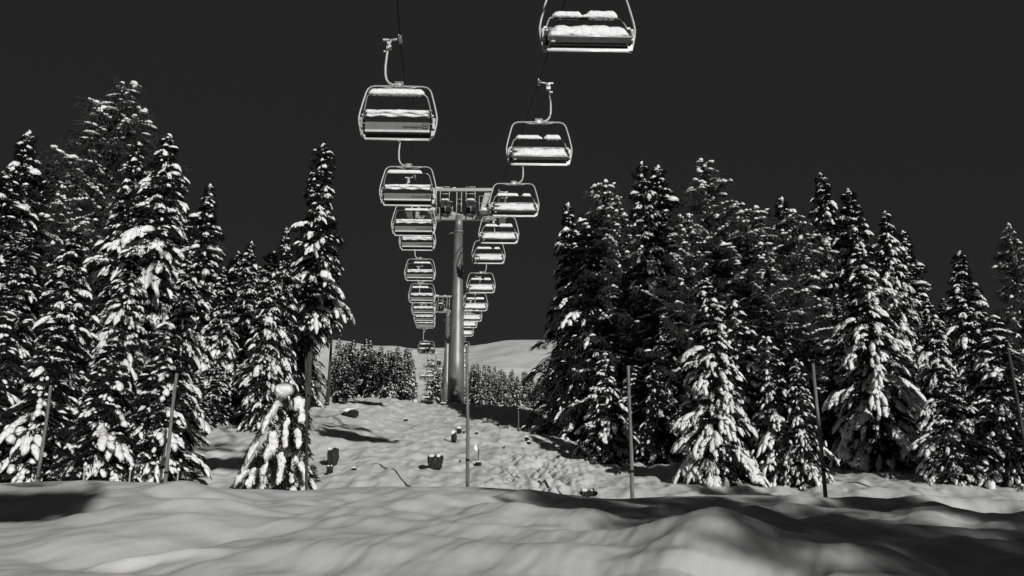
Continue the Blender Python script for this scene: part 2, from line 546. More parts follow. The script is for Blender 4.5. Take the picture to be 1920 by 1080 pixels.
def join(name, a, b):
    def arr(me):
        V = np.empty(len(me.vertices) * 3, np.float32); me.vertices.foreach_get('co', V)
        I = np.empty(len(me.loops), np.int32); me.loops.foreach_get('vertex_index', I)
        return V.reshape(-1, 3), I.reshape(-1, 3)
    Va, Ia = arr(a); Vb, Ib = arr(b)
    me = np_mesh(name, np.concatenate([Va, Vb]), np.concatenate([Ia, Ib + len(Va)]), M_SNOW, True)
    bpy.data.meshes.remove(a); bpy.data.meshes.remove(b)
    return me


def larch(seed, H, R, z0=.18, snow=1.0, nb=4, dz=.42, pw=.62):
    """a bare larch: long limbs, hanging twigs, thin snow lines on the limbs"""
    rng = np.random.RandomState(seed)
    B, D, L, Wd = [], [], [], []
    PC, PT, PS = [], [], []
    limbs = []
    z = H * z0
    ph = 0
    while z < H * .97:
        t = (z - H * z0) / (H - H * z0)
        Rz = R * ((1 - t) ** pw) + .12
        ph += 1 + rng.rand()
        for i in range(nb):
            a = ph + 2 * PI * i / nb + rng.uniform(-.5, .5)
            l = Rz * rng.uniform(.5, 1.2)
            ca, sa = math.cos(a), math.sin(a)
            rise = rng.uniform(-.25, .35) + .5 * t
            curve = rng.uniform(-.15, .28)
            wob = rng.uniform(-.2, .2); w2 = rng.uniform(0, 6)

            def pos(s):
                s = np.asarray(s, float)
                lat = l * wob * s * s + .05 * l * np.sin(w2 + 6 * s) * s
                return np.stack([ca * l * s - sa * lat, sa * l * s + ca * lat, z + l * (rise * s - .25 * s * s + curve * s ** 3) + .03 * l * np.sin(w2 + 9 * s)], -1)
            ss = np.linspace(0, 1, 7)
            limbs.append(([tuple(p) for p in pos(ss)], [(.012 + .014 * l) * (1 - .85 * s) + .004 for s in ss]))
            # side branchlets
            nt = int(14 + 46 * l)
            s = rng.rand(nt) ** .8
            p = pos(s)
            sd = rng.choice([-1, 1], nt) * rng.uniform(.3, 1, nt)
            dd = np.stack([ca * .7 - sa * sd, sa * .7 + ca * sd, rng.uniform(-1.0, .12, nt)], 1)
            B.append(p); D.append(dd + rng.randn(nt, 3) * .2); L.append(rng.uniform(.18, .55, nt) * (.5 + .5 * min(1.2, l))); Wd.append(rng.uniform(.020, .040, nt))
            n2 = nt
            q = p[rng.randint(0, nt, n2)] + rng.randn(n2, 3) * .12; q[:, 2] = q[:, 2] - .12
            B.append(q); D.append(np.stack([rng.randn(n2) * .5, rng.randn(n2) * .5, -np.ones(n2)], 1)); L.append(rng.uniform(.08, .3, n2)); Wd.append(rng.uniform(.018, .034, n2))
            # snow lines
            if rng.rand() < .95 * snow:
                s0 = rng.uniform(.0, .35); s1 = rng.uniform(s0 + .2, 1)
                m = max(2, int((s1 - s0) * l / .16))
                for s_ in np.linspace(s0, s1, m):
                    if rng.rand() < .16: continue
                    p1 = pos(s_); p2 = pos(min(1, s_ + .03))
                    tg = p2 - p1
                    if np.linalg.norm(tg) < 1e-5: continue
                    w = rng.uniform(.055, .13) * (1 + .5 * rng.rand() * (s_ > .6))
                    PC.append(p1 + np.array([0, 0, w * .55])); PT.append(tg / np.linalg.norm(tg)); PS.append((rng.uniform(.09, .17), w, w * .8))
                if rng.rand() < .40 * snow:
                    p1 = pos(rng.uniform(.6, .95)); w = rng.uniform(.10, .24)
                    PC.append(p1 + np.array([0, 0, .02])); PT.append(np.array([ca, sa, -.15])); PS.append((w * 1.5, w * .7, w * .4))
        z += dz * rng.uniform(.6, 1.3) * (.5 + .5 * (1 - t) + .1)
    B = np.concatenate(B); D = np.concatenate(D); L = np.concatenate(L); Wd = np.concatenate(Wd)
    crown = blades('crown', B, D, L, Wd, rng, M_TWIG)
    snowm = pads_mesh('snow_cover', PC, PT, PS, rng, 1, droop=.2)
    tr = trunk_mesh('trunk', H * .98, .014 * H + .03, (rng.uniform(-.3, .3), 0), rng, M_BARK, limbs)
    return dict(trunk=tr, crown=crown, snow_cover=snowm, H=H)


def plant(proto, kind, P, H, rz, label, cat, group, wide=1.0):
    o = empty(kind, P, label, cat, group, rz)
    s = H / proto['H']
    o.scale = (s * wide, s * wide, s)
    for k in ('trunk', 'crown', 'snow_cover'):
        link(k, proto[k], o)
    return o


# ------------------------------------------------------------------ the snow ground
def build_ground():
    r1 = [.0]
    r = .4
    while r < 5.5: r1.append(r); r *= 1.13
    while r < 70: r1.append(r); r *= 1.0036
    while r < 1300: r1.append(r); r *= 1.010
    r1 = np.array(r1[1:])
    a = list(np.arange(-36, 36.001, .085))
    a += list(np.arange(39, 324, 3.0))
    a = np.radians(np.array(a))
    n, m = len(r1), len(a)
    Rg, Ag = np.meshgrid(r1, a, indexing='ij')
    X = Rg * np.sin(Ag); Y = Rg * np.cos(Ag)
    Z = ground(X, Y)
    V = np.stack([X, Y, Z], -1).reshape(-1, 3)
    c = ground(np.array([0.]), np.array([0.]))[0]
    V = np.concatenate([V, [[0, 0, c]]])
    i = np.arange(n - 1)[:, None]; j = np.arange(m)[None, :]; j2 = (j + 1) % m
    Q = np.stack([i * m + j, (i + 1) * m + j + 0 * i, (i + 1) * m + j2, i * m + j2], -1).reshape(-1, 4)
    Q = Q[:, ::-1]
    me = np_mesh('snow_ground', V, Q, M_GROUND, True)
    o = link('snow_ground', me)
    prop(o, 'wind-rippled snow bank rising into the cleared lift slope and the far bare hill', kind='structure')
    bm = MB()
    return o


build_ground()


# ------------------------------------------------------------------ chairlift chairs
def lump(x0, x1, y, z, dy, dz, seed, n=26, rough=.25, tilt=0.0, sag=0.0):
    """a long lumpy roll of snow lying along x"""
    rng = random.Random(seed)
    V = []; Fq = []
    k = 10
    ph = [rng.uniform(0, 6.28) for _ in range(6)]
    for i in range(n + 1):
        t = i / n
        x = x0 + (x1 - x0) * t
        e = min(1, (min(t, 1 - t) * (x1 - x0) / (dz * .7))) ** .4 if 0 < t < 1 else .35
        a = 1 + rough * (.6 * math.sin(x * 4.1 + ph[0]) + .45 * math.sin(x * 9.3 + ph[1]) + .3 * math.sin(x * 19 + ph[2]))
        b = 1 + rough * (.5 * math.sin(x * 5.7 + ph[3]) + .4 * math.sin(x * 12.1 + ph[4]))
        for j in range(k):
            th = 2 * PI * j / k
            yy = math.cos(th) * dy / 2 * e * b
            zz = math.sin(th) * dz * e * a
            if zz < 0: zz *= .28 + sag * (.5 + .5 * math.sin(x * 7 + ph[5]))
            V.append((x, y + yy, z + zz + tilt * yy))
    for i in range(n):
        for j in range(k):
            j2 = (j + 1) % k
            Fq.append((i * k + j, i * k + j2, (i + 1) * k + j2, (i + 1) * k + j))
    V += [(x0, y, z + .02), (x1, y, z + .02)]
    a, b = len(V) - 2, len(V) - 1
    tri = []
    for j in range(k):
        j2 = (j + 1) % k
        tri.append((a, j2, j)); tri.append((b, n * k + j, n * k + j2))
    return V, Fq + tri


def lumps(name, specs, parent, m=None):
    V = []; Fq = []
    for s in specs:
        v, f = lump(*s[0], **s[1])
        b = len(V); V += v; Fq += [tuple(i + b for i in q) for q in f]
    me = bpy.data.meshes.new(name)
    me.from_pydata(V, [], Fq)
    me.polygons.foreach_set('use_smooth', [True] * len(Fq))
    me.materials.append(m or M_SNOW); me.update()
    return link(name, me, parent)


def text_mesh(txt, size, mirror=True, name='lettering', depth=.0):
    cu = bpy.data.curves.new('t', 'FONT')
    cu.body = txt; cu.size = size; cu.extrude = .003
    o = bpy.data.objects.new('t', cu)
    COL.objects.link(o)
    bpy.context.view_layer.update()
    dg = bpy.context.evaluated_depsgraph_get()
    me = bpy.data.meshes.new_from_object(o.evaluated_get(dg))
    bpy.data.objects.remove(o)
    V = np.empty(len(me.vertices) * 3, np.float32); me.vertices.foreach_get('co', V); V = V.reshape(-1, 3)
    w = V[:, 0].max() - V[:, 0].min()
    V[:, 0] -= V[:, 0].min()
    if mirror: V[:, 0] = -V[:, 0]
    return me, V, w


def make_chair(back_to_camera, v=0):
    """local frame: +Y is where the seat faces, R (rear bottom of the seat) at the origin"""
    root = empty('lift_chair', (0, 0, 0))
    # hanger: J-shaped arm on the outer side
    h = MB()
    h.tube([(-.16, 0, 2.17), (-.30, 0, 2.19), (-.44, 0, 2.28), (-.53, 0, 2.42), (-.58, 0, 2.65), (-.59, 0, 3.0), (-.56, 0, 3.4),
            (-.53, 0, 3.75), (-.46, 0, 4.05), (-.38, 0, 4.25)], [.055, .055, .055, .055, .055, .055, .052, .050, .047, .045], 10)
    hg = h.build('hanger', M_TUBE, root)
    g = MB()
    g.tube([(-.40, 0, 4.22), (-.02, 0, 4.28)], .045, 8)
    g.box((-.02, 0, 4.28), (.11, .50, .13)).box((-.60, .0, 4.22), (.26, .10, .07)).box((-.48, .08, 3.92), (.20, .16, .16)).box((-.62, .05, 3.72), (.14, .08, .06))
    g.tube([(-.62, .05, 3.72), (-.50, 0, 3.80)], .03, 6).tube([(-.50, -.1, 4.05), (-.50, .25, 4.05)], .06, 8)
    g.build('grip', M_LIGHT, root)
    c = MB()
    c.tube([(-.47, .08, 3.85), (-.60, .07, 3.45), (-.50, .07, 3.0), (-.46, .07, 2.75), (-.52, .05, 2.5), (-.75, .03, 2.3), (-1.05, .02, 2.2), (-1.25, .02, 2.05)], .016, 6)
    c.build('cable', M_ROPE, root)
    b = MB()
    b.box((0, 0, 2.16), (.37, .16, .26)).box((0, -.085, 2.28), (.33, .012, .03)).box((0, .085, 2.28), (.33, .012, .03))
    box = b.build('number_box', M_TOWER, root)
    if back_to_camera:
        me, V, w = text_mesh('19', .22, False, 'number')
        V[:, 0] += -w / 2 - .01
        me.vertices.foreach_set('co', np.stack([V[:, 0], -.088 - V[:, 2] - .004, V[:, 1] + 2.065], 1).ravel().astype(np.float32))
        me.materials.clear(); me.materials.append(M_PLATE); me.update()
        link('number', me, box)
    else:
        q = MB()
        q.box((-.062, .086, 2.13), (.035, .012, .14)).box((.062, .086, 2.13), (.035, .012, .14)).box((0, .086, 2.2), (.159, .012, .03))
        q.build('number', M_PLATE, box)
        q = MB(); q.box((0, .088, 2.115), (.087, .006, .125)); q.build('number_plate', M_LIGHT, box)
    # bail: the big rounded frame
    f = MB()
    pts = []
    Wt, Wm, Wb = 1.22, 1.585, 1.42
    side = [(.0, 2.13), (.55, 2.13), (1.0, 2.12), (1.16, 2.08), (1.27, 1.98), (1.33, 1.85), (1.45, 1.4), (1.55, .95), (1.585, .72), (1.57, .5), (1.50, .15), (1.46, .0), (1.40, -.10)]
    full = [(-x, z) for x, z in side[::-1]] + side[1:]
    f.tube([(x, 0.02, z) for x, z in full], .040, 8)
    f.tube([(-.18, 0.02, 2.03), (-.5, 0.02, 2.06), (-.78, .02, 2.115)], .025, 6).tube([(.18, 0.02, 2.03), (.5, 0.02, 2.06), (.78, .02, 2.115)], .025, 6)
    f.build('bail_frame', M_TUBE, root)
    # side arms and hinges
    for sx in (-1, 1):
        a = MB()
        a.tube([(sx * 1.50, .02, .30), (sx * 1.42, .30, .34), (sx * 1.38, .55, .36)], .035, 6)
        a.box((sx * 1.47, .0, .62), (.10, .16, .16)).box((sx * 1.46, .05, .40), (.09, .22, .30)).box((sx * 1.42, .0, .02), (.10, .20, .22))
        a.build('armrest', M_LIGHT if sx * (1 if back_to_camera else -1) > 0 else M_STEEL, root)  # sunward arm gets the paler metal: sunlight put into its colour
    # backrest
    bk = MB()
    bk.prism([(-.285, .90), (-.24, .91), (.02, .14), (-.03, .11)], -1.30, 1.30)
    bp = bk.build('backrest', M_PANEL, root)
    t = MB()
    t.prism([(-.212, .64), (-.218, .62), (-.168, .475), (-.155, .50)], -1.32, 1.32)
    t.build('top_band', M_DARK, bp)
    t = MB()
    t.tube([(-1.40, -.27, .93), (1.40, -.27, .93)], .022, 6)
    t.tube([(-1.42, -.10, .41), (-1.31, -.12, .41)], .02, 6).tube([(1.42, -.10, .41), (1.31, -.12, .41)], .02, 6)
    t.build('top_rail', M_TUBE, bp)
    t = MB(); t.box((0, -.056, .125), (2.60, .03, .095))
    t.tube([(-1.33, .16, -.17), (1.33, .16, -.17)], .030, 8).box((0, .16, -.135), (2.62, .05, .07 if back_to_camera else .11)).box((-1.33, .12, -.07), (.05, .12, .18)).box((1.33, .12, -.07), (.05, .12, .18))
    t.build('rear_rail', M_LIGHT, bp)
    for sx in (-1, 1):
        t = MB(); t.box((sx * 1.36, .1, .33), (.10, .30, .50)); t.build('side_cushion', M_DARK, root)
    if back_to_camera:
        # lettering and emblem, reversed left to right as in the photo
        n = Vector((0, -.50, -.17)).normalized()            # outward
        upv = Vector((0, -.170, .55)).normalized()
        base = Vector((0, -.078, .255)) + Vector((0, -1, -.33)).normalized() * .012

        def onp(x, h): return Vector((x, 0, 0)) + base + upv * h
        me, V, w = text_mesh('Doppelmayr', .18, True)
        k = .82 / w
        out = [tuple(onp(1.00 + p[0] * k, p[1] * .78) + Vector((0, -1, -.33)).normalized() * float(p[2])) for p in V]
        me.vertices.foreach_set('co', np.array(out, np.float32).ravel())
        me.materials.clear(); me.materials.append(M_INK); me.update()
        link('lettering', me, bp)
        lg = MB()
        rot = Matrix.Rotation(math.atan2(.17, .55), 3, 'X')
        lg.box(onp(1.13, .065), (.19, .008, .185), rot)
        lg.box(onp(1.16, -.075), (.02, .008, .07), rot)
        em = lg.build('emblem', M_INK, bp)
        rg = MB()
        cpt = [onp(1.13 + .062 * math.cos(i * PI / 8), .065 + .062 * math.sin(i * PI / 8)) + Vector((0, -.012, -.004)) for i in range(17)]
        rg.tube(cpt, .013, 5, False)
        rg.build('emblem_ring', M_TUBE, bp)
    # seat shell
    s = MB()
    s.prism([(-.02, .02), (-.02, .10), (.25, .12), (.56, .175), (.60, .15), (.58, .09), (.25, .025)], -1.30, 1.30)
    seat = s.build('seat', M_MID if not back_to_camera else M_DARK, root)  # left-line seats are blackened: underside shade put into the colour
    s = MB(); s.tube([(-1.36, .60, .11), (1.36, .60, .11)], .034, 8)
    s.build('front_rail', M_LIGHT, seat)
    s = MB(); s.box((0, .30, .018), (2.5, .03, .03)).box((0, .13, .010), (2.56, .05, .04)); s.build('seat_rib', M_DARK, seat)
    # raised restraint bar with footrests
    r = MB()
    W = 1.12
    arm = lambda sx: [(sx * 1.40, -.02, .62), (sx * 1.36, -.14, .85), (sx * 1.27, -.36, 1.22), (sx * 1.20, -.48, 1.42), (sx * 1.10, -.54, 1.48)]
    r.tube(arm(-1) + arm(1)[::-1], .028, 7)
    bar = r.build('restraint_bar', M_TUBE, root)
    r = MB()
    for i in range(4): r.box((-.80 + i * .53, -.54, 1.44), (.06, .05, .03))
    r.box((0, -.54, 1.462), (2.1, .10, .035))
    r.build('bar_pad', M_DARK, bar)
    for sx in (-.62, .62):
        r = MB(); r.tube([(sx, -.52, 1.45), (sx, -.33, 1.13)], .018, 6).box((sx, -.33, 1.12), (.08, .05, .04))
        r.build('footrest', M_DARK, bar)
    for sx in (-1, 1):
        r = MB(); r.box((sx * 1.39, -.06, .80), (.11, .07, .06)); r.build('bar_joint', M_PLATE, bar)
    # snow
    if back_to_camera:
        lumps('bar_snow', [((-1.14 + .5 * (v == 2), 1.10 - .3 * (v == 1), -.54, 1.50, .26, .23 - .03 * v, 4 + v), dict(rough=.035, n=34))], root)
        lumps('backrest_snow', [((-1.27, 1.27, -.31, .82, .16, .10, 8 + v), dict(rough=.22, sag=.9, n=70)),
                                ((-1.25, 1.25, -.27, .70, .10, .09, 18 + v), dict(rough=.12, sag=.6, n=60))], root)
        lumps('seat_snow', [((-1.25, 1.25, .28, .17, .6, .38, 5), dict(rough=.12, n=30))], root)
    else:
        lumps('bar_snow', [((-1.12, -.02 - .25 * v, -.54, 1.50, .26, .25 - .03 * v, 14 + v), dict(rough=.07, n=26)), ((.10 - .2 * v, 1.12, -.54, 1.50, .26, .20, 15 + v), dict(rough=.08, n=26)),
                           ((-.2, .3, -.54, 1.49, .16, .09, 16), dict(rough=.4, n=12))], root)
        lumps('seat_snow', [((-1.33, 1.33 - .12 * v, .30, .19, .60, .45 - .04 * v, 25 + v), dict(rough=.08, n=44)), ((-1.28, 1.28, .54, .20, .14, .10, 35 + v), dict(rough=.25, sag=.6, n=44))], root)
        lumps('backrest_snow', [((-1.26, 1.26, -.16, .68, .26, .15, 28), dict(rough=.2, n=30))], root)
        q = MB(); q.box((1.17, .42, .055), (.12, .10, .10)); q.build('latch', M_PLATE, seat)
    return root


def copy_tree(o, parent=None):
    c = o.copy(); COL.objects.link(c)
    if parent: c.parent = parent
    for ch in list(o.children): copy_tree(ch, c)
    return c


# left line: chairs with their backs to the camera. (v of the seat's rear rail)
LZ0, RZ0, SP = 32.4, 26.4, 12.24
SC_V = {0: 252, 1: 379, 2: 437, 3: 465, 4: 523, 5: 565, 6: 588, 7: 603, 8: 613, 9: 662, 10: 712, 11: 759}
RC_V = {0: 92, 1: 306, 2: 403, 3: 454, 4: 492, 5: 547, 6: 581, 7: 601, 8: 613, 9: 629, 10: 662, 11: 690}
OFF_L, OFF_R, SL = -1.51, 5.05, -.0967
ORD = ['nearest', 'second nearest', 'third', 'fourth', 'fifth', 'sixth', 'seventh', 'eighth', 'ninth', 'tenth', 'eleventh', 'twelfth']
LEFT_NOTE = ['black reversed lettering and a clear view of its curved hanger', 'directly above the left end of the tower head', 'just in front of the left end of the tower crossarm',
             'tucked under the chair beside the tower head', 'hanging in open sky left of the big pole', 'hanging left of the second tower head', 'just under the second tower head',
             'close below another chair at pole mid-height', 'lowest of the stacked chairs above the far hill', 'seen against the hill skyline', 'in front of the dark third tower head', 'almost touching the snow at the slope crest']
RIGHT_NOTE = ['its hanger cut off by the top of the picture', 'whole frame and hanger clear in the sky', 'touching the right end of the tower head', 'just under the chair beside the tower head',
              'half-way between tower head and far trees', 'in open sky right of the big pole', 'overlapping the right of the big pole', 'partly hidden by the big pole', 'thin white strip beside the big pole',
              'lowest one above the far hill', 'against the pale far hill behind a post', 'low beside the foot of the big pole']
chairL = make_chair(True)
chairR = make_chair(False)
varL = [chairL, make_chair(True, 1), make_chair(True, 2)]
varR = [chairR, make_chair(False, 1), make_chair(False, 2)]
gripL, gripR = [], []
GRIP = Vector((-.02, 0, 4.30))
first = True
for side, proto, VV, z0, off, sgn in (('L', chairL, SC_V, LZ0, OFF_L, 1), ('R', chairR, RC_V, RZ0, OFF_R, -1)):
    extra = {'L': [-2, -1], 'R': [-3, -2, -1]}[side]
    base = {k: at(960 + F * (off + SL * (z0 + SP * k)) / (z0 + SP * k), v, z0 + SP * k) for k, v in VV.items()}
    d = (base[1] - base[0]) * .97
    for j, k in enumerate(sorted(extra, reverse=True)):
        base[k] = base[k + 1] - Vector((d.x, d.y, d.z * (.25 if side == 'L' else 1.0)))
        tgt = {('R', -1): (676, 824), ('R', -2): (430, 874), ('R', -3): (-110, 964)}.get((side, k))
        if tgt:          # the chair hangs where its shadow falls as in the photo
            S_ = ground_hit_near(*tgt) if tgt[1] > 930 else hit(*tgt)[0]
            t_ = (base[k].y - S_.y) / sd.y
            Q = S_ + sd * t_
            if k == -1: Q.y = base[k].y
            print('shadow chair', k, 'was', tuple(round(c, 1) for c in base[k]), 'now', tuple(round(c, 1) for c in Q))
            base[k] = Q
    # straight rope: chair centre runs along the line, so x comes from the measured line
    for k in sorted(base):
        P = base[k]
        vs = varL if side == 'L' else varR
        o = vs[k] if k in (0, 1, 2) else copy_tree(vs[(k * 2 + 3) % 3])
        o.location = P
        yaw = math.atan(.0967) if sgn == 1 else PI + math.atan(.0967) * .2
        o.rotation_euler = (R_(random.Random(k * 7 + (side == 'R')).uniform(-1.2, 1.2)), 0, (R_(2.0) if sgn == 1 else PI + R_(1.5)))
        nm = ('chairlift chair in the left line seen from behind, ' if side == 'L' else 'chairlift chair in the right line facing us with thick seat snow, ')
        if k >= 0:
            lab = '%s chair of %s line, %s' % (ORD[k], 'left' if side == 'L' else 'right', (LEFT_NOTE if side == 'L' else RIGHT_NOTE)[k])
        else:
            lab = 'chair of the %s line overhead above the picture, %s before the nearest visible' % ('left' if side == 'L' else 'right', {-1: 'one', -2: 'two', -3: 'three'}[k])
        prop(o, lab, 'chairlift chair', 'snow-covered chairs hanging in the left line' if side == 'L' else 'snow-covered chairs hanging in the right line')
        (gripL if side == 'L' else gripR).append(P + Vector((GRIP.x * sgn, 0, GRIP.z)))


# ------------------------------------------------------------------ ropes
def rope(name, pts, label):
    mb = MB()
    mb.tube(pts, .034, 7)
    o = mb.build(name, M_ROPE)
    prop(o, label, 'cable', 'haul ropes of the chairlift')


def extend(pts):
    d = pts[0] - pts[1]
    e = pts[-1] - pts[-2]
    return [pts[0] + d * 3] + pts + [pts[-1] + e * 2]


rope('haul_rope', extend(gripL), 'thin steel rope carrying the left line of chairs')
rope('haul_rope', extend(gripR), 'thin steel rope carrying the right line of chairs')


# ------------------------------------------------------------------ towers
def rope_at(pts, y):
    for a, b in zip(pts, pts[1:]):
        if a.y <= y <= b.y:
            t = (y - a.y) / (b.y - a.y)
            return a.lerp(b, t)
    return pts[-1]


def tower(u, z, r0, r1, label, base_z=None, detail=True):
    P = place(u, z)
    y = P.y
    Lp, Rp = rope_at(gripL, y), rope_at(gripR, y)
    cx = P.x
    gz = P.z if base_z is None else base_z
    root = empty('lift_tower', (cx, y, gz), label, 'lift tower', 'steel towers of the chairlift')
    zr = (Lp.z + Rp.z) / 2 - gz - .12          # rope level in local coordinates
    hw = (Rp.x - Lp.x) / 2
    ox = (Rp.x + Lp.x) / 2 - cx
    Ht = zr - 1.25                              # top of the pole
    m = MB()
    n = 24
    m.tube([(0, 0, .35), (0, 0, Ht * .25), (0, 0, Ht * .6), (0, 0, Ht - 1.45)], [r0, r0 * .86 + r1 * .14, (r0 + r1) * .46, r1 * 1.04], n)
    m.tube([(0, 0, Ht - 1.40), (0, 0, Ht)], [r1 * 1.02, r1], n)
    m.build('pole', M_TOWER, root)
    m = MB(); m.tube([(0, 0, Ht - 1.55), (0, 0, Ht - 1.36)], [r1 * 1.3, r1 * 1.22], n); m.tube([(-.5 - r1, 0, Ht - 1.62), (-.1 - r1, 0, Ht - 1.5)], .05, 5)
    m.build('flange', M_TOWER, root)
    m = MB(); m.tube([(0, 0, .28), (0, 0, .40)], r0 * 1.28, n)
    for i in range(14):
        a = 2 * PI * i / 14
        m.box((math.cos(a) * r0 * 1.1, math.sin(a) * r0 * 1.1, .55), (.05, .05, .42), Matrix.Rotation(a, 3, 'Z'))
    m.build('base_flange', M_STEEL, root)
    m = MB(); m.box((0, 0, -.55), (r0 * 2.9, r0 * 2.9, 1.6)); m.build('foundation', M_CONC, root)
    lumps('foundation_snow', [((-r0 * 1.42, r0 * 1.42, -r0 * 1.1, .27, .75, .15, 3), dict(rough=.25, sag=.4))], root)
    if detail:
        b = MB(); b.box((0.0, -r0 * .90 - .14, 1.45), (.36, .20, .42)); bx = b.build('control_box', M_DARK, root)
        b = MB(); b.box((0.0, -r0 * .90 - .245, 1.45), (.27, .012, .33)); b.build('cover', M_PLATE, bx)
        lumps('box_snow', [((-.17, .17, -r0 * .9 - .14, 1.66, .24, .10, 6), dict(rough=.1, n=8))], bx)
    # crossarm with bevelled ends
    hwl, hwr = -hw + ox, hw + ox
    m = MB()
    m.prism([(-.22, Ht - .05), (-.16, Ht - .38), (.16, Ht - .38), (.22, Ht - .05)], hwl + .1, hwr - .1)
    for sx in (-1, 1):
        m.box((sx * .42, 0, Ht + .12), (.45, .4, .34), Matrix.Rotation(-sx * .5, 3, 'Y'))
    m.build('crossarm', M_STEEL, root)
    # upper gantry beam on two posts
    gt = zr + 1.12
    m = MB()
    m.box((ox * .6, 0, gt), ((hwr - hwl) * .90, .22, .26))
    m.box((ox * .6 - (hwr - hwl) * .45 - .06, 0, gt), (.10, .26, .34)).box((ox * .6 + (hwr - hwl) * .45 + .06, 0, gt), (.10, .26, .34))
    m.build('gantry_beam', M_STEEL, root)
    for sx in (-1, 1):
        m = MB()
        m.tube([(sx * .20, 0, Ht - .05), (sx * .20, 0, gt - .1)], .055, 6)
        m.build('gantry_post', M_TUBE, root)
        m = MB()
        m.box((ox * .6 + sx * 1.70, .05, (Ht + gt) / 2 + .05), (.09, .12, gt - Ht - .3)).build('strut', M_DARK, root)
    m = MB()
    for i in range(4): m.tube([(-.2, 0, Ht + .25 + i * .42), (.2, 0, Ht + .25 + i * .42)], .025, 5)
    m.build('ladder', M_TUBE, root)
    m = MB(); m.prism([(-.1, gt - .12), (.1, gt - .12), (.1, gt - .14), (-.1, gt - .14)], 1.9, 3.0)
    m.v = []; m.f = []; m.sm = []
    # slanted bracket on the right side
    b0 = len(m.v)
    for (x, z) in ((2.0, Ht + .35), (2.32, Ht + .35), (3.0, gt - .12), (2.45, gt - .12)):
        m.v.append(Vector((x + ox, .12, z))); m.v.append(Vector((x + ox, .2, z)))
    for q in ((0, 2, 4, 6), (1, 7, 5, 3), (0, 1, 3, 2), (2, 3, 5, 4), (4, 5, 7, 6), (6, 7, 1, 0)):
        m.f.append(tuple(b0 + i for i in q)); m.sm.append(False)
    m.build('bracket', M_STEEL, root)
    # sheave trains + catwalks along the rope, one per side
    for sx, xr, rp in ((-1, hwl, Lp), (1, hwr, Rp)):
        zl = rp.z - gz
        slope = ((rope_at(gripL if sx < 0 else gripR, y + 3).z - rope_at(gripL if sx < 0 else gripR, y - 3).z) / 6)
        rot = Matrix.Rotation(math.atan(slope), 3, 'X')
        c = Vector((xr, 0, zl - .45))
        m = MB()
        m.box(c, (.10, 3.9, .16), rot); m.box(c + Vector((0, 0, -.32)), (.14, 1.9, .22), rot); m.box((xr, 0, (c.z - .3 + Ht - .2) / 2), (.30, .34, abs(c.z - .3 - Ht + .2)))
        m.build('sheave_beam', M_STEEL, root)
        for i in range(8):
            p = Vector((xr, 0, zl - .26)) + rot @ Vector((0, -1.75 + i * .5, 0))
            w = MB(); w.tube([p + Vector((-.06, 0, 0)), p + Vector((.06, 0, 0))], .22, 14)
            w.build('sheave', M_DARK, root)
        xw = sx * 1.08                            # service platform beside the pole
        m = MB(); m.box((xw, 0, Ht + .72), (.80, 3.6, .06)).tube([(xw, -1.2, Ht), (xw, -1.2, Ht + .7)], .05, 6).tube([(xw, 1.2, Ht), (xw, 1.2, Ht + .7)], .05, 6)
        m.build('catwalk', M_STEEL, root)
        m = MB(); m.tube([(xw - .4, -.6, Ht + .30), (xw + .4, -.6, Ht + .24)], [.22, .30], 16); m.build('drum', M_DARK, root)
        lumps('catwalk_snow', [((xw - .36, xw + .36, -1.72, Ht + .76, .5, .17, 11 + sx), dict(rough=.1, n=10)), ((xw - .34, xw + .34, 1.2, Ht + .76, .7, .16, 21 + sx), dict(rough=.1, n=10))], root)
        for yy in (-1.78, 1.78):
            m = MB()
            for a, b in (((-.38, .75), (-.38, 1.95)), ((.38, .75), (.38, 1.95)), ((-.38, 1.95), (.38, 1.95)), ((-.38, 1.34), (.38, 1.34))):
                m.tube([(xw + a[0], yy, Ht + a[1]), (xw + b[0], yy, Ht + b[1])], .036, 6)
            m.build('railing', M_TUBE, root)
        xs_ = sx * 2.2
        m = MB(); m.box((xs_, 0, Ht + .0), (.80, 3.0, .06))
        for yy in (-1.48, 1.48):
            for a, b in (((-.4, 0), (-.4, 1.25)), ((.4, 0), (.4, 1.25)), ((-.4, 1.25), (.4, 1.25)), ((-.4, .62), (.4, .62))):
                m.tube([(xs_ + a[0], yy, Ht + a[1]), (xs_ + b[0], yy, Ht + b[1])], .034, 6)
        m.build('side_platform', M_TUBE, root)
        lumps('platform_snow', [((xs_ - .38, xs_ + .38, -1.0, Ht + .03, 1.0, .3, 51 + sx), dict(rough=.2, n=12))], root)
        xo = xr + sx * .62
        m = MB(); m.box((xo, 0, Ht - .12), (.5, 3.4, .06))
        for yy in (-1.68, 1.68):
            for a, b in (((-.25, -.1), (-.25, 1.0)), ((.25, -.1), (.25, 1.0)), ((-.25, 1.0), (.25, 1.0))):
                m.tube([(xo + a[0], yy, Ht + a[1]), (xo + b[0], yy, Ht + b[1])], .03, 6)
        m.build('outer_catwalk', M_STEEL, root)
        lumps('outer_snow', [((xo - .25, xo + .25, -1.2, Ht - .08, .9, .2, 31 + sx), dict(rough=.2, n=10))], root)
    lumps('gantry_snow', [((ox - 1.9, ox - 1.2, 0, gt + .13, .22, .13, 41), dict(rough=.2, n=12)), ((ox - .35, ox - .05, 0, gt + .13, .2, .10, 42), dict(rough=.2, n=8)),
                          ((-.16, .16, -.1, Ht + .02, .3, .2, 43), dict(rough=.1, n=8))], root)
    return root


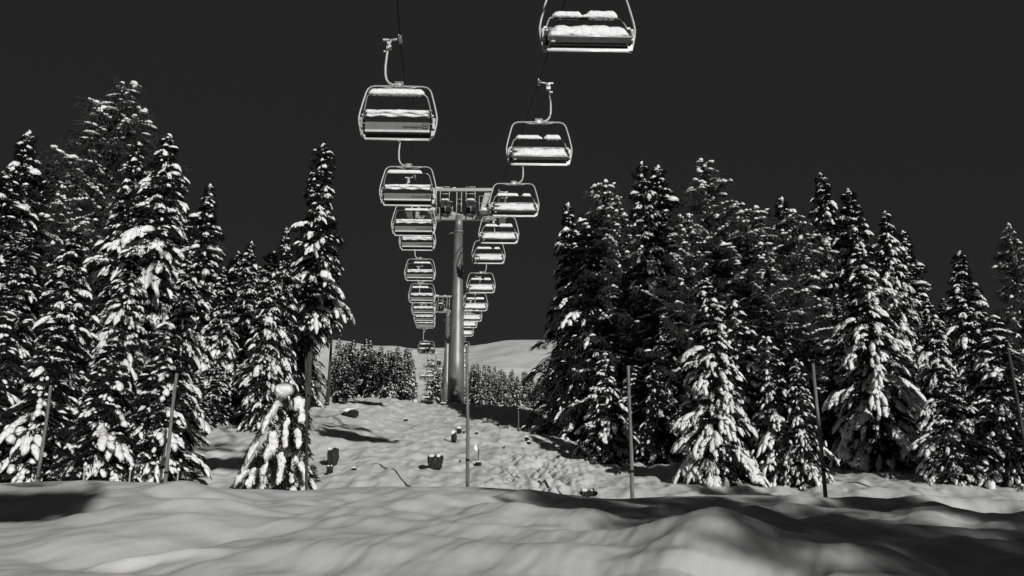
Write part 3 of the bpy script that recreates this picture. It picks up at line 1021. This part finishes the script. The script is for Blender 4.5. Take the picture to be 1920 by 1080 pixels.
tower(854, 64.5, .70, .34, 'tall tapered steel lift tower with cross-head in the middle of the slope')
T2 = at(836, 760, 126)
tower(836.5, 126, .62, .34, 'second lift tower, mostly hidden behind the big tower pole', base_z=T2.z, detail=False)
T3 = at(830, 800, 158)
tower(830, 158, .62, .34, 'third lift tower beyond the crest, its dark head low before the far hill', base_z=T3.z - 2, detail=False)

# ------------------------------------------------------------------ trees
SP_A = spruce(11, 11.5, 2.55, snow=1.1, droop=.55, padk=1.05)
SP_B = spruce(12, 11.5, 2.15, snow=.95, droop=.45, pw=.7, padk=.95)
SP_C = spruce(13, 11.0, 1.55, snow=.95, droop=.5, pw=.75)
SP_D = spruce(14, 12.0, 2.6, snow=.70, droop=.5, padk=.8, specks=1.8, pw=.85)
SP_E = spruce(15, 12.5, 1.75, z0=.27, snow=.8, droop=.45, pw=.62, padk=.9)
SP_S = spruce(16, 5.5, 1.65, snow=.72, dens=1.25, droop=.6, dz=.2, twl=.17, padk=.9)
SP_T = spruce(17, 5.0, 1.25, snow=1.15, droop=.7, dz=.19, twl=.16, padk=.85)
SP_K = spruce(18, 11.0, 3.0, snow=.38, droop=.8, dens=1.3, padk=.7, specks=.5)
LA_A = larch(31, 14.0, 4.3, snow=1.0, pw=.85, nb=4)
LA_B = larch(32, 12.0, 3.5, snow=1.35, z0=.12, dz=.38, nb=4, pw=.7)
FA = [spruce(41 + i, 8.5, 1.15 + .12 * i, snow=.85, dens=.34, dz=.34, sub=1, twl=.32, nb=5, padk=1.0, specks=.5, pw=.95) for i in range(3)]

GL = 'snow-laden trees on the left of the slope'
GR = 'snow-laden trees on the right of the slope'
rr = random.Random(5)
# (proto, name, u, v_top, depth, width factor, label)
TREES = [
    (LA_A, 'larch_tree', 212, 138, 35, 1.3, 'tallest larch of the left wood with sparse top and snow on bare limbs'),
    (SP_C, 'spruce_tree', 72, 238, 28, .85, 'narrow spruce with large lumps of snow on its crooked tip, left of the tall larch'),
    (SP_C, 'spruce_tree', 8, 300, 27, 1.0, 'spruce cut by the left picture edge, its pointed top beside a dead twig'),
    (SP_A, 'spruce_tree', 318, 248, 30, .92, 'broad spruce with heavy snow mitts just right of the tall larch'),
    (SP_B, 'spruce_tree', 272, 262, 31.5, .8, 'spruce top squeezed between the tall larch and the broad snowy spruce'),
    (SP_C, 'spruce_tree', 396, 343, 34, .95, 'slim spruce with a knobbly tip standing alone against the sky left of centre'),
    (SP_B, 'spruce_tree', 462, 452, 37, .75, 'short dark spruce tip rising behind the slim knobbly one'),
    (SP_B, 'spruce_tree', 512, 470, 31, .85, 'snow-plastered spruce right behind the bent little tree'),
    (SP_D, 'spruce_tree', 538, 425, 36, .7, 'dark-topped spruce left of the tall one beside the clearing'),
    (SP_E, 'spruce_tree', 604, 270, 43, .92, 'tall spruce with bare lower trunk at the left edge of the clearing'),
    (SP_B, 'spruce_tree', 150, 425, 25, .95, 'full spruce in front of the tall larch trunk with snow on every bough'),
    (SP_D, 'spruce_tree', 40, 415, 25, 1.05, 'wide spruce of drooping white boughs near the left picture edge'),
    (SP_A, 'spruce_tree', 245, 470, 24, .85, 'dense spruce behind the second post from the left'),
    (SP_S, 'spruce_tree', 105, 610, 20.5, 1.15, 'low dark spruce right behind the leftmost post'),
    (SP_S, 'spruce_tree', 10, 590, 20.5, 1.1, 'low bushy spruce at the very left edge above the snow bank'),
    (SP_S, 'spruce_tree', 205, 640, 20.5, 1.2, 'low dark spruce midway between the two left posts'),
    (SP_T, 'spruce_tree', 318, 600, 21.5, 1.25, 'small snowy spruce touching the second post from the left'),
    (SP_B, 'spruce_tree', 352, 470, 27, .72, 'mid-height spruce filling the gap under the slim knobbly one'),
    (SP_B, 'spruce_tree', 428, 500, 34, .85, 'spruce with hanging white boughs above the shaded snow hollow'),
    (SP_S, 'spruce_tree', 468, 620, 35, 1.1, 'short spruce at the back of the shaded snow hollow'),
    (SP_S, 'spruce_tree', 412, 690, 33, 1.2, 'stubby spruce with boughs in the snow at the edge of the hollow'),
    (SP_K, 'spruce_tree', 120, 380, 40, 1.2, 'dark spruce in the depth of the left wood, nearly bare of snow'),
    (SP_K, 'spruce_tree', 450, 520, 48, 1.2, 'dark spruce deep in the wood behind the shaded hollow'),
    (SP_D, 'spruce_tree', -60, 330, 30, 1.1, 'spruce beyond the left picture edge, only a few boughs in view'),
    # right wood
    (SP_C, 'spruce_tree', 1070, 380, 41, .9, 'narrow spruce at the right edge of the clearing with a hooked white tip'),
    (LA_B, 'larch_tree', 1135, 335, 42, .9, 'sparse larch between the hooked spruce and the double-topped one'),
    (SP_B, 'spruce_tree', 1213, 306, 38, .8, 'left spire of the double-topped white spruce'),
    (SP_C, 'spruce_tree', 1243, 315, 39, 1.1, 'right spire of the double-topped white spruce'),
    (LA_A, 'larch_tree', 1322, 286, 34, 1.0, 'tallest larch of the right wood with long snow-lined limbs'),
    (SP_C, 'spruce_tree', 1446, 367, 37, 1.0, 'spruce with a small white knob on top right of the tallest right larch'),
    (LA_B, 'larch_tree', 1487, 385, 32, 1.05, 'bushy larch with sagging white limbs left of the sharpest spire'),
    (SP_C, 'spruce_tree', 1533, 322, 36, .82, 'sharpest and highest spire among the right-hand spruces'),
    (SP_B, 'spruce_tree', 1597, 352, 33, .9, 'dark-tipped spruce just right of the sharpest spire'),
    (SP_A, 'spruce_tree', 1652, 398, 35, .75, 'dark-tipped spruce second to the right of the sharpest spire'),
    (SP_C, 'spruce_tree', 1703, 430, 36, 1.0, 'thin spruce with a white cap left of the open sky gap'),
    (SP_B, 'spruce_tree', 1792, 470, 29, 1.0, 'broad-shouldered dark spruce standing apart before the right sky gap'),
    (LA_B, 'larch_tree', 1888, 415, 34, .62, 'thin shaggy larch near the right picture edge'),
    (SP_A, 'spruce_tree', 1322, 520, 23, 1.0, 'foremost spruce right of centre, boughs bowed under thick snow'),
    (SP_T, 'spruce_tree', 1385, 560, 24, 1.0, 'slender snow-caked spruce right behind the foremost one'),
    (SP_T, 'spruce_tree', 1440, 630, 23, .95, 'smaller snow-caked spruce between the foremost one and the tilted post'),
    (SP_T, 'spruce_tree', 1492, 672, 22.5, .9, 'smallest snow-caked spruce directly left of the tilted post'),
    (SP_T, 'spruce_tree', 1132, 660, 31, 1.2, 'half-shaded little spruce in front of the dark edge trees'),
    (SP_K, 'spruce_tree', 1098, 420, 38.5, 1.15, 'large shaded spruce whose dark boughs sweep down to the clearing'),
    (SP_K, 'spruce_tree', 1120, 470, 43, 1.0, 'dark spruce behind the half-shaded little one'),
    (SP_A, 'spruce_tree', 1612, 455, 25.5, .95, 'big spruce behind the rightmost tilted post, bare lower trunk showing'),
    (SP_D, 'spruce_tree', 1570, 560, 28, .9, 'shadowed spruce right of the tilted post'),
    (SP_A, 'spruce_tree', 1740, 560, 27, .9, 'spruce with one long white bough left of the broad-shouldered one'),
    (SP_S, 'spruce_tree', 1850, 600, 22, 1.25, 'low spruce with arching white boughs in the lower right corner of the wood'),
    (SP_A, 'spruce_tree', 1925, 640, 24, .9, 'spruce cut by the right picture edge'),
    (SP_S, 'spruce_tree', 1765, 690, 22, 1.2, 'low spruce right behind the snow bank between the tilted post and the right corner'),
    (SP_K, 'spruce_tree', 1190, 500, 40, 1.1, 'dark spruce in the depth behind the foremost post on the right'),
    (SP_K, 'spruce_tree', 1260, 430, 46, .95, 'dark spruce deep behind the double-topped pair'),
    (SP_D, 'spruce_tree', 1395, 430, 42, 1.0, 'snow-speckled spruce deep behind the tallest right larch'),
    (SP_D, 'spruce_tree', 1480, 470, 42, 1.0, 'snow-speckled spruce deep behind the bushy larch'),
    (SP_D, 'spruce_tree', 1660, 480, 43, .9, 'snow-speckled spruce deep behind the dark-tipped pair'),
    (SP_K, 'spruce_tree', 1570, 430, 45, 1.0, 'dark spruce deep behind the sharpest spire'),
    (LA_B, 'larch_tree', 1400, 385, 32, 1.15, 'larch with a web of snow-lined limbs right behind the tallest right larch'),
    (LA_A, 'larch_tree', 1275, 395, 33, .95, 'larch filling the space between the double-topped spruce and the tallest right larch'),
    (LA_A, 'larch_tree', 1170, 350, 37, .9, 'larch whose bare trunk shows behind the fifth post'),
    (LA_B, 'larch_tree', 1440, 470, 30, 1.1, 'low wide larch with nearly level white limbs left of the tilted post'),
    (LA_A, 'larch_tree', 150, 330, 33, .8, 'larch with slanting snow-lined limbs below the left shoulder of the tallest left larch'),
    (SP_D, 'spruce_tree', 1235, 560, 33, .7, 'shaded speckled spruce just left of the foremost spruce'),
]
FILL = [(45, 330), (125, 300), (262, 318), (335, 380), (20, 400), (95, 430), (405, 440), (455, 470), (520, 470), (175, 400), (235, 430), (300, 410), (350, 450), (385, 470), (432, 480), (490, 500), (545, 520), (570, 560),
        (1095, 520), (1150, 470), (1200, 440), (1290, 430), (1345, 440), (1420, 430), (1455, 450), (1510, 430), (1555, 450), (1625, 450), (1690, 500), (1725, 545), (1770, 560), (1835, 590), (1880, 600)]
for i, (u, vt, z) in enumerate([(60, 640, 27), (140, 650, 28), (190, 690, 26), (262, 660, 27), (300, 700, 25), (345, 660, 29), (375, 700, 31), (1145, 640, 36), (1185, 690, 33), (1225, 680, 32), (1362, 700, 28),
                                (1425, 700, 28), (1500, 690, 29), (1560, 700, 28), (1600, 720, 31), (1680, 690, 30), (1735, 710, 28), (1800, 700, 29), (1870, 720, 27), (1940, 720, 28)]):
    TREES.append((SP_K if i % 2 else SP_S, 'spruce_tree', u, vt, z, 1.1 if i % 2 else 1.3, 'low dark spruce of the undergrowth among the %s trees' % ('left' if u < 800 else 'right')))
pr_d = lambda i: i % 3 == 0
for i, (u, vt) in enumerate(FILL):
    TREES.append((SP_K if i % 3 else SP_D, 'spruce_tree', u, vt, 44 + (i * 7) % 9, 1.25 if pr_d(i) else 1.0, 'dark spruce in the shade deep inside the %s wood' % ('left' if u < 800 else 'right')))
for i, (pr, nm, u, vt, z, wd, lab) in enumerate(TREES):
    te_ = math.tan(elev(vt))
    P = place(u, z)
    for _ in range(4):      # the photo column is that of the tree's tip
        x_ = (u - 960) / F * P.y * (CT + te_ * ST)
        P = Vector((x_, P.y, g1(x_, P.y)))
    top = P.y * te_ + CZ
    H = top - P.z + .15
    P.z -= .15
    # normalise width: keep the crown about as wide as a tree of the prototype's size at a moderate height
    s = H / pr['H']
    w = wd * (1.0 if s < 1 else s ** -.35)
    o = plant(pr, nm, P, H, rr.uniform(0, 6.28), lab, 'larch' if nm[0] == 'l' else 'spruce', GL if u < 800 else GR, w)
    o.rotation_euler = (R_(rr.gauss(0, 1.1)), R_(rr.gauss(0, 1.1)), o.rotation_euler.z)

# slender bare trunk beside the tall spruce (its crown starts high and merges with the neighbour's)
P = place(614, 47)
slim = spruce(19, 12.0, .85, z0=.50, snow=.8, dens=.7, dz=.3, sub=1, droop=.5)
plant(slim, 'spruce_tree', P - Vector((0, 0, .2)), P.y * math.tan(elev(462)) + CZ - P.z, 1.1, 'slender spruce on a thin bare trunk at the left rim of the clearing', 'spruce', GL, .8)

# bent little tree bowed under snow
bent = spruce(20, 2.7, .80, z0=.02, snow=.45, droop=1.0, dz=.15, twl=.13, padk=1.35, lean=(.25, 0), nb=5, specks=.4)
P = place(540, 20.5)
o = plant(bent, 'spruce_tree', P - Vector((0, 0, .1)), P.y * math.tan(elev(728)) + CZ - P.z, 2.0, 'little spruce bowed under slabs of snow with a round snow ball on top', 'spruce', GL, 1.0)
o.rotation_euler = (R_(3), R_(-5), 2.0)
V, Fc = ICO[3]
rng = np.random.RandomState(3)
sb = V * np.array([.25, .25, .19]) * (1 + .10 * np.sin(3 * V[:, :1]) * V[:, 2:3] + .07 * np.sin(5 * V[:, :1] + 1) * np.cos(4 * V[:, 1:2]))
ball = link('snow_ball', np_mesh('snow_ball', sb, Fc, M_SNOW, True), o)
ball.matrix_parent_inverse = o.matrix_basis.inverted()
ball.location = at(533, 731, 19.9)
ball2 = link('snow_ball', ball.data, o)
ball2.matrix_parent_inverse = o.matrix_basis.inverted()
ball2.location = at(557, 757, 20.0); ball2.scale = (.72, .7, .95)
pc, pt, ps = [], [], []
nb_, nd_, nl_, nw_ = [], [], [], []
for (ua, va, ub, vb, w, dz_) in ((525, 750, 497, 805, 13, -.25), (500, 800, 468, 855, 15, -.35), (474, 852, 450, 903, 12, -.3), (563, 752, 566, 790, 11, -.3), (520, 795, 503, 855, 12, -.45),
                            (505, 855, 490, 908, 12, -.5), (530, 855, 524, 898, 11, -.45), (555, 805, 560, 835, 10, -.4), (478, 880, 466, 910, 9, -.5), (538, 790, 534, 830, 8, -.5), (562, 860, 570, 895, 9, -.3)):
    A_ = at(ua, va, 20.3 + dz_); B_ = at(ub, vb, 20.3 + dz_ - .1)
    for q in range(3):
        t = (q + .5) / 3
        c_ = A_.lerp(B_, t) + Vector((rng.uniform(-.03, .03), 0, rng.uniform(-.03, .03)))
        if rng.rand() < .22: continue
        ww = w * .0115 * rng.uniform(.6, 1.15)
        pc.append(np.array(c_)); pt.append(np.array((B_ - A_).normalized()) + rng.randn(3) * .12); ps.append(((B_ - A_).length * .30, ww, .10))
    for q in range(260):
        c_ = A_.lerp(B_, rng.uniform(-.1, 1.15))
        sd_ = rng.choice([-1, 1])
        nb_.append(np.array(c_) + np.array([sd_ * w * .0137 * rng.uniform(.3, .95), rng.uniform(-.02, .14), -.05])); nd_.append(np.array([sd_ * .7, rng.uniform(-.6, .4), -.8]) + rng.randn(3) * .3)
        nl_.append(rng.uniform(.07, .18)); nw_.append(rng.uniform(.015, .03))
slab = link('snow_slab', pads_mesh('snow_slab', pc, pt, ps, rng, 3, droop=.25, rag=1.0), o)
slab.matrix_parent_inverse = o.matrix_basis.inverted()
bgh = link('boughs', blades('boughs', nb_, nd_, nl_, nw_, rng, M_NEEDLE), o)
bgh.matrix_parent_inverse = o.matrix_basis.inverted()

# bushes half buried at the foot of the wood
for (u, v, sz, lab) in ((350, 892, .5, 'half-buried sprig of spruce in the snow right of the second post'), (585, 905, .3, 'small spruce sprig poking out at the foot of the dark post')):
    P, zc = hit(u, v)
    plant(SP_T, 'spruce_sapling', P - Vector((0, 0, .1)), sz + .3, u, lab, 'spruce sapling', 'saplings poking out of the snow', 2.2)

# far wood left and right beyond the clearing
fr = random.Random(8)
nf = 0


def farwood(n, u0, u1, vt0, vt1, z0, z1, side):
    global nf
    for i in range(n):
        u = u0 + (u1 - u0) * (i + fr.random()) / n
        z = fr.uniform(z0, z1)
        P = place(u, z)
        k = (u - u0) / (u1 - u0)
        vt = vt0 + (vt1 - vt0) * k + fr.gauss(0, 11) + (fr.random() < .15) * -14
        H = P.y * math.tan(elev(vt)) + CZ - P.z
        if H < 2.0: H = 2.0 + fr.random()
        plant(fr.choice(FA), 'far_spruce', P - Vector((0, 0, .1)), H, fr.uniform(0, 6.28), 'small snow-flecked spruce in the far wood %s the lift towers' % ('left of' if side else 'right of'),
              'spruce', 'far wood %s the towers' % ('left of' if side else 'right of'), 1.0 if H > 6 else 1.15)


farwood(20, 618, 742, 668, 668, 92, 100, 1)
farwood(16, 622, 700, 652, 650, 108, 116, 1)
farwood(16, 700, 772, 655, 668, 108, 116, 1)
farwood(14, 650, 770, 660, 672, 120, 128, 1)
farwood(22, 880, 1040, 700, 716, 112, 122, 0)
farwood(22, 880, 1040, 690, 712, 126, 133, 0)
farwood(6, 876, 900, 690, 696, 108, 114, 0)
farwood(3, 803, 824, 684, 700, 182, 190, 0)
for (u, v) in ((640, 0), ):
    pass

# trees behind the photographer, right: their shadows streak the snow bank
for i, (x, y, H, pr, lab) in enumerate([
    (10.0, -7.6, 7.0, LA_B, 'young larch behind the viewpoint streaking the hillock edge with shadow'),
    (12.0, -9.5, 9.0, SP_D, 'young spruce behind the viewpoint shading the lower right corner'),
    (12.4, -13.0, 12.0, LA_A, 'larch behind the viewpoint casting the nearest streaky shadow on the right bank'),
    (15.0, -14.5, 14.5, LA_B, 'second larch behind the viewpoint shading the right bank'),
    (17.6, -12.0, 13.5, SP_D, 'spruce behind the viewpoint shading the lower right corner'),
    (20.6, -11.0, 14.0, SP_A, 'broad spruce behind the viewpoint, right side'),
    (23.5, -15.0, 15.5, SP_K, 'dark outermost spruce behind the viewpoint, right side'),
    (14.2, -7.0, 9.0, LA_B, 'short larch behind the viewpoint, right side')]):
    P = Vector((x, y, g1(x, y) - .2))
    plant(pr, 'larch_tree' if pr in (LA_A, LA_B) else 'spruce_tree', P, H, 1.3 * i, lab, 'larch' if pr in (LA_A, LA_B) else 'spruce', 'trees behind the viewpoint', .9)

# ------------------------------------------------------------------ posts
POSTS = [
    (95, 726, 70, 905, 19.0, 4.0, M_WOOD, 'leftmost wooden post, leaning right in front of the left wood'),
    (331, 700, 309, 906, 19.0, 4.2, M_WOOD, 'second wooden post from the left, at the edge of the dark spruces'),
    (574, 640, 575, 916, 19.0, 3.2, M_WOODD, 'thin dark post beside the bowed little spruce'),
    (876, 648, 877, 916, 19.0, 4.0, M_WOOD, 'upright wooden post in front of the foot of the big tower'),
    (1178, 686, 1186, 934, 19.0, 4.4, M_WOOD, 'wooden post standing in the tree shadow right of the clearing'),
    (1524, 682, 1549, 940, 19.0, 4.3, M_WOOD, 'wooden post tilted left in front of the right-hand spruces'),
    (1890, 655, 1925, 850, 19.0, 4.0, M_WOODD, 'wooden post at the right picture edge among dark boughs'),
]
for (u1, v1, u2, v2, z, rp, m, lab) in POSTS:
    def aty(u, v, y):
        te = math.tan(elev(v)); zc_ = y * (CT + te * ST)
        return Vector(((u - 960) / F * zc_, y, y * te + CZ))
    A_ = aty(u1, v1, 18.6); B_ = aty(u2, v2, 18.6)
    d = (B_ - A_)
    C_ = A_ + d * 1.5
    gz = g1(C_.x, C_.y)
    C_ = A_ + d * ((A_.z - gz + .5) / (A_.z - B_.z))
    root = empty('wooden_post', (C_.x, C_.y, gz), lab, 'post', 'tall wooden posts behind the snow bank')
    rr0 = rp * .84 / F * z
    L0 = Vector((C_.x, C_.y, gz))
    mb = MB()
    N = 12
    pts = []; rs = []
    for i in range(N + 1):
        t = i / N
        p = C_.lerp(A_, t) - L0
        pts.append(p + Vector((math.sin(t * 9 + u1) * .006, math.cos(t * 7 + u1) * .006, 0)))
        rs.append(rr0 * (1.12 - .35 * t) * (1 + .03 * math.sin(t * 37 + u1)))
    mb.tube(pts, rs, 12)
    mb.build('shaft', m, root)
    for t in ((.42,) if u1 != 574 else ()):
        p = C_.lerp(A_, t) - L0; q = C_.lerp(A_, t + .012) - L0
        mb = MB(); mb.tube([p, q], rr0 * 1.10, 12); mb.build('band', M_DARK, root)

# thin marker stakes
for (u, v, top, r, lab) in ((972, 808, 766, .028, 'thin marker stake standing in the tree shadow across the clearing'), (1045, 810, 770, .024, 'thin marker stake by the dark boughs right of the clearing'),
                            (905, 783, 772, .018, 'short thin stake at the edge of the shade below the tower')):
    P, zc = hit(u, v)
    topz = P.y * math.tan(elev(top)) + CZ
    root = empty('marker_stake', P, lab, 'stake', 'thin stakes on the slope')
    mb = MB(); mb.tube([(0, 0, -.3), (.01, 0, (topz - P.z) * .5), (0, 0, topz - P.z)], [r, r, r * .9], 8)
    mb.build('shaft', M_WOOD, root)
    lumps('snow_cap', [((-.04, .04, 0, topz - P.z, .08, .04, 2), dict(rough=.1, n=6))], root)
for (u, top, lab) in ((148, 872, 'small white-tipped peg at the foot of the left wood, near the leftmost post'), (235, 880, 'small peg between the two left posts'), (326, 882, 'small white-tipped peg just right of the second post')):
    P = place(u, 18.6)
    root = empty('marker_peg', P, lab, 'peg', 'small pegs behind the snow bank')
    topz = P.y * math.tan(elev(top)) + CZ - P.z
    mb = MB(); mb.tube([(0, 0, -.2), (0, 0, topz)], [.022, .018], 7); mb.build('shaft', M_LIGHT, root)
    lumps('snow_cap', [((-.04, .04, 0, topz, .09, .09, 2), dict(rough=.1, n=6))], root)


# ------------------------------------------------------------------ stumps, logs, boulders on the slope
def rock_mesh(seed, a, b, c, m, jag=.22, sub=3):
    rng = np.random.RandomState(seed)
    V, Fc = ICO[sub]
    ph = rng.rand(6) * 6.28
    k = 1 + jag * (np.sin(3.1 * V[:, 0] + ph[0]) * np.cos(2.7 * V[:, 1] + ph[1]) + .6 * np.sin(6.3 * V[:, 2] + ph[2]) * np.cos(5.5 * V[:, 0] + ph[3]) + .35 * np.sin(13 * V[:, 1] + ph[4]) * np.sin(11 * V[:, 2] + ph[5]))
    return np_mesh('body', V * k[:, None] * np.array([a, b, c]), Fc, m, False)


STUMPS = [  # u, v of the foot, width px, height px, kind, label
    (816, 880, 30, 28, 'crag', 'dark split stump with a white cap in the middle of the clearing'),
    (623, 872, 22, 34, 'crag', 'jagged broken stump left of the clearing, right of the dark post'),
    (618, 888, 13, 15, 'crag', 'small dark stub below the jagged broken stump'),
    (851, 830, 11, 19, 'boulder', 'dark oval boulder below the tower foot'),
    (861, 813, 10, 11, 'boulder', 'small dark stone just above the oval boulder'),
    (870, 813, 4, 6, 'boulder', 'tiny dark stone right of the small dark stone'),
    (894, 815, 5, 5, 'boulder', 'tiny dark stone right of the upright post'),
    (655, 782, 28, 15, 'log', 'dark log end poking from the snow near the thin tree trunks'),
    (761, 790, 6, 5, 'boulder', 'tiny stone in the snow left of the tower foot'),
    (988, 827, 8, 8, 'boulder', 'dark stone on the little snow mound by the tree shadow'),
    (992, 834, 6, 6, 'boulder', 'smaller dark stone on the same little mound'),
    (945, 842, 4, 7, 'boulder', 'small pointed dark stone right of the post, on the open snow'),
    (629, 755, 11, 15, 'stump', 'left one of two square dark stumps with snow caps by the far wood'),
    (646, 757, 9, 20, 'stump', 'right one of two square dark stumps with snow caps by the far wood'),
    (1104, 930, 34, 11, 'crag', 'low dark stump just behind the crest of the snow bank'),
    (664, 882, 8, 5, 'boulder', 'small dark stone with a twig right of the broken stump'),
    (350, 900, 34, 16, 'log', 'dark log at the foot of the left wood right of the second post'),
    (897, 874, 10, 8, 'boulder', 'dark stone under a snow cap right of the upright post'),
]
for i, (u, v, w, hpx, kd, lab) in enumerate(STUMPS):
    if v > 905:
        P = place(u, 19.5); zc = 19.5
        P.z = P.y * math.tan(elev(v)) + CZ
    else:
        P, zc = hit(u, v)
    W = w / F * zc; H = hpx / F * zc
    nm = {'stump': 'tree_stump', 'crag': 'tree_stump', 'boulder': 'boulder', 'log': 'fallen_log'}[kd]
    root = empty(nm, P, lab, {'stump': 'stump', 'crag': 'stump', 'boulder': 'rock', 'log': 'log'}[kd])
    if kd == 'stump':
        mb = MB()
        rg = random.Random(i)
        n = 18
        rings = 7
        for k in range(rings):
            t = k / (rings - 1)
            for j in range(n):
                a = 2 * PI * j / n
                rad = W / 2 * (.92 + .22 * math.sin(PI * min(1, t * 1.1)) ) * (1 + .13 * math.sin(3 * a + i) + .09 * math.sin(7 * a + 2 * i + 3 * t) + .05 * math.sin(13 * a + i)) * (1 + .10 * rg.uniform(-1, 1))
                zt = H * (1 + (.10 * math.sin(3 * a + i) + .05 * math.sin(7 * a)) * t ** 3)
                mb.v.append(Vector((math.cos(a) * rad, math.sin(a) * rad, -.3 + t * (zt + .3))))
        for k in range(rings - 1):
            for j in range(n):
                j2 = (j + 1) % n
                mb.f.append((k * n + j, k * n + j2, (k + 1) * n + j2, (k + 1) * n + j)); mb.sm.append(False)
        mb.f.append(tuple((rings - 1) * n + j for j in range(n))); mb.sm.append(False)
        mb.build('wood', M_STUMP, root)
        lumps('snow_cap', [((-W * .50, -W * .02, 0, H * .98, W * .95, max(.06, W * .24), i), dict(rough=.2, sag=.8, n=14)), ((W * .0, W * .46, 0, H * .98, W * .9, max(.06, W * .20), i + 7), dict(rough=.2, sag=.8, n=14))], root)
    elif kd == 'crag':
        V0, Fc0 = ICO[3]
        r0_ = np.random.RandomState(i + 3); ph = r0_.rand(8) * 6.28
        q_ = V0 / (np.abs(V0).max(1)[:, None] ** .55)
        k_ = 1 + .13 * np.sin(4 * V0[:, 0] + ph[0]) * np.cos(4 * V0[:, 2] + ph[1]) + .10 * np.sin(9 * V0[:, 0] + ph[2]) + .07 * np.sin(15 * V0[:, 2] + ph[3]) * np.sin(13 * V0[:, 0] + ph[4]) + r0_.rand(len(V0)) * .07
        k_ = k_ - .28 * np.exp(-(V0[:, 0] / .10) ** 2) * (V0[:, 1] < .2)
        sh_ = np.stack([q_[:, 0] * W * .44, q_[:, 1] * W * .42, q_[:, 2] * H * .50], 1) * k_[:, None]
        sh_[:, 0] *= 1 + .18 * V0[:, 2]
        b = link('wood', np_mesh('wood', sh_, Fc0, M_STUMP, False), root); b.location = (0, 0, H * .40)
        lumps('snow_cap', [((-W * .46, -W * .04, 0, H * .86, W * .8, max(.05, W * .16), i), dict(rough=.3, sag=.8, n=14)), ((W * .02, W * .36, .03, H * .84, W * .7, max(.05, W * .15), i + 7), dict(rough=.3, sag=.8, n=14))], root)
    elif kd == 'log':
        mb = MB()
        mb.tube([(-W * .5, .3, H * .25), (-W * .1, .1, H * .45), (W * .3, -.1, H * .45), (W * .5, -.2, H * .35)], [H * .38, H * .46, H * .5, H * .46], 12)
        mb.build('wood', M_STUMP, root)
        lumps('snow_cap', [((-W * .55, W * .35, .1, H * .80, H * 1.0, H * .3, i), dict(rough=.3, sag=.5, n=18))], root)
    else:
        me = rock_mesh(i, W * .5, W * .5, H * .52, M_STUMP)
        b = link('stone', me, root); b.location = (0, 0, H * .45)
        lumps('snow_cap', [((-W * .6, W * .35, .10 * W, H * .92, W * .9, max(.04, H * .25), i), dict(rough=.3, sag=.5, n=12))], root)

# dry stalk in the snow right of the upright post
P, zc = hit(897, 868)
root = empty('dry_stalk', P, 'crooked dry stalk with a tuft of snow right of the upright post', 'dry plant')
k = zc / F
mb = MB(); mb.tube([(0, 0, -.1), (-.5 * k, 0, 12 * k), (1 * k, 0, 24 * k), (-4 * k, 0, 33 * k), (-8 * k, 0, 26 * k)], [.022, .02, .017, .013, .01], 6)
mb.build('stem', M_WOODD, root)
lumps('snow_tuft', [((-10 * k, -2 * k, 0, 26 * k, .14, .16, 3), dict(rough=.3, sag=1.0, n=10))], root)

# ------------------------------------------------------------------ light and sky
sun_d = bpy.data.lights.new('sun', 'SUN')
sun_d.energy = 3.6
sun_d.angle = R_(.5)
sun_d.color = (1, .995, .985)
sun = bpy.data.objects.new('sun', sun_d)
COL.objects.link(sun)
sun.rotation_euler = (-sd).to_track_quat('-Z', 'Y').to_euler()
sun.location = (20, -40, 40)

w = bpy.data.worlds.new('World')
scene.world = w
w.use_nodes = True
nt = w.node_tree
bg = nt.nodes['Background']
sky = nt.nodes.new('ShaderNodeTexSky')
sky.sky_type = 'NISHITA'
sky.sun_disc = False
sky.sun_elevation = EL
sky.sun_rotation = math.atan2(sd.x, sd.y)
sky.altitude = 2500
sky.air_density = 1.0
sky.dust_density = 0.0
sep = nt.nodes.new('ShaderNodeSeparateColor')       # red-filtered black-and-white sky
nt.links.new(sky.outputs[0], sep.inputs[0])
mr = nt.nodes.new('ShaderNodeMapRange')
mr.inputs['From Min'].default_value = 0
mr.inputs['From Max'].default_value = 6
mr.inputs['To Min'].default_value = .20
mr.inputs['To Max'].default_value = .32
nt.links.new(sep.outputs['Red'], mr.inputs['Value'])
nt.links.new(mr.outputs['Result'], bg.inputs['Color'])
bg.inputs['Strength'].default_value = .080

scene.view_settings.view_transform = 'Standard'
scene.view_settings.look = 'None'
scene.view_settings.exposure = 0
scene.view_settings.gamma = 1
scene.cycles.max_bounces = 5
scene.cycles.diffuse_bounces = 3
scene.render.resolution_x = 1920
scene.render.resolution_y = 1080
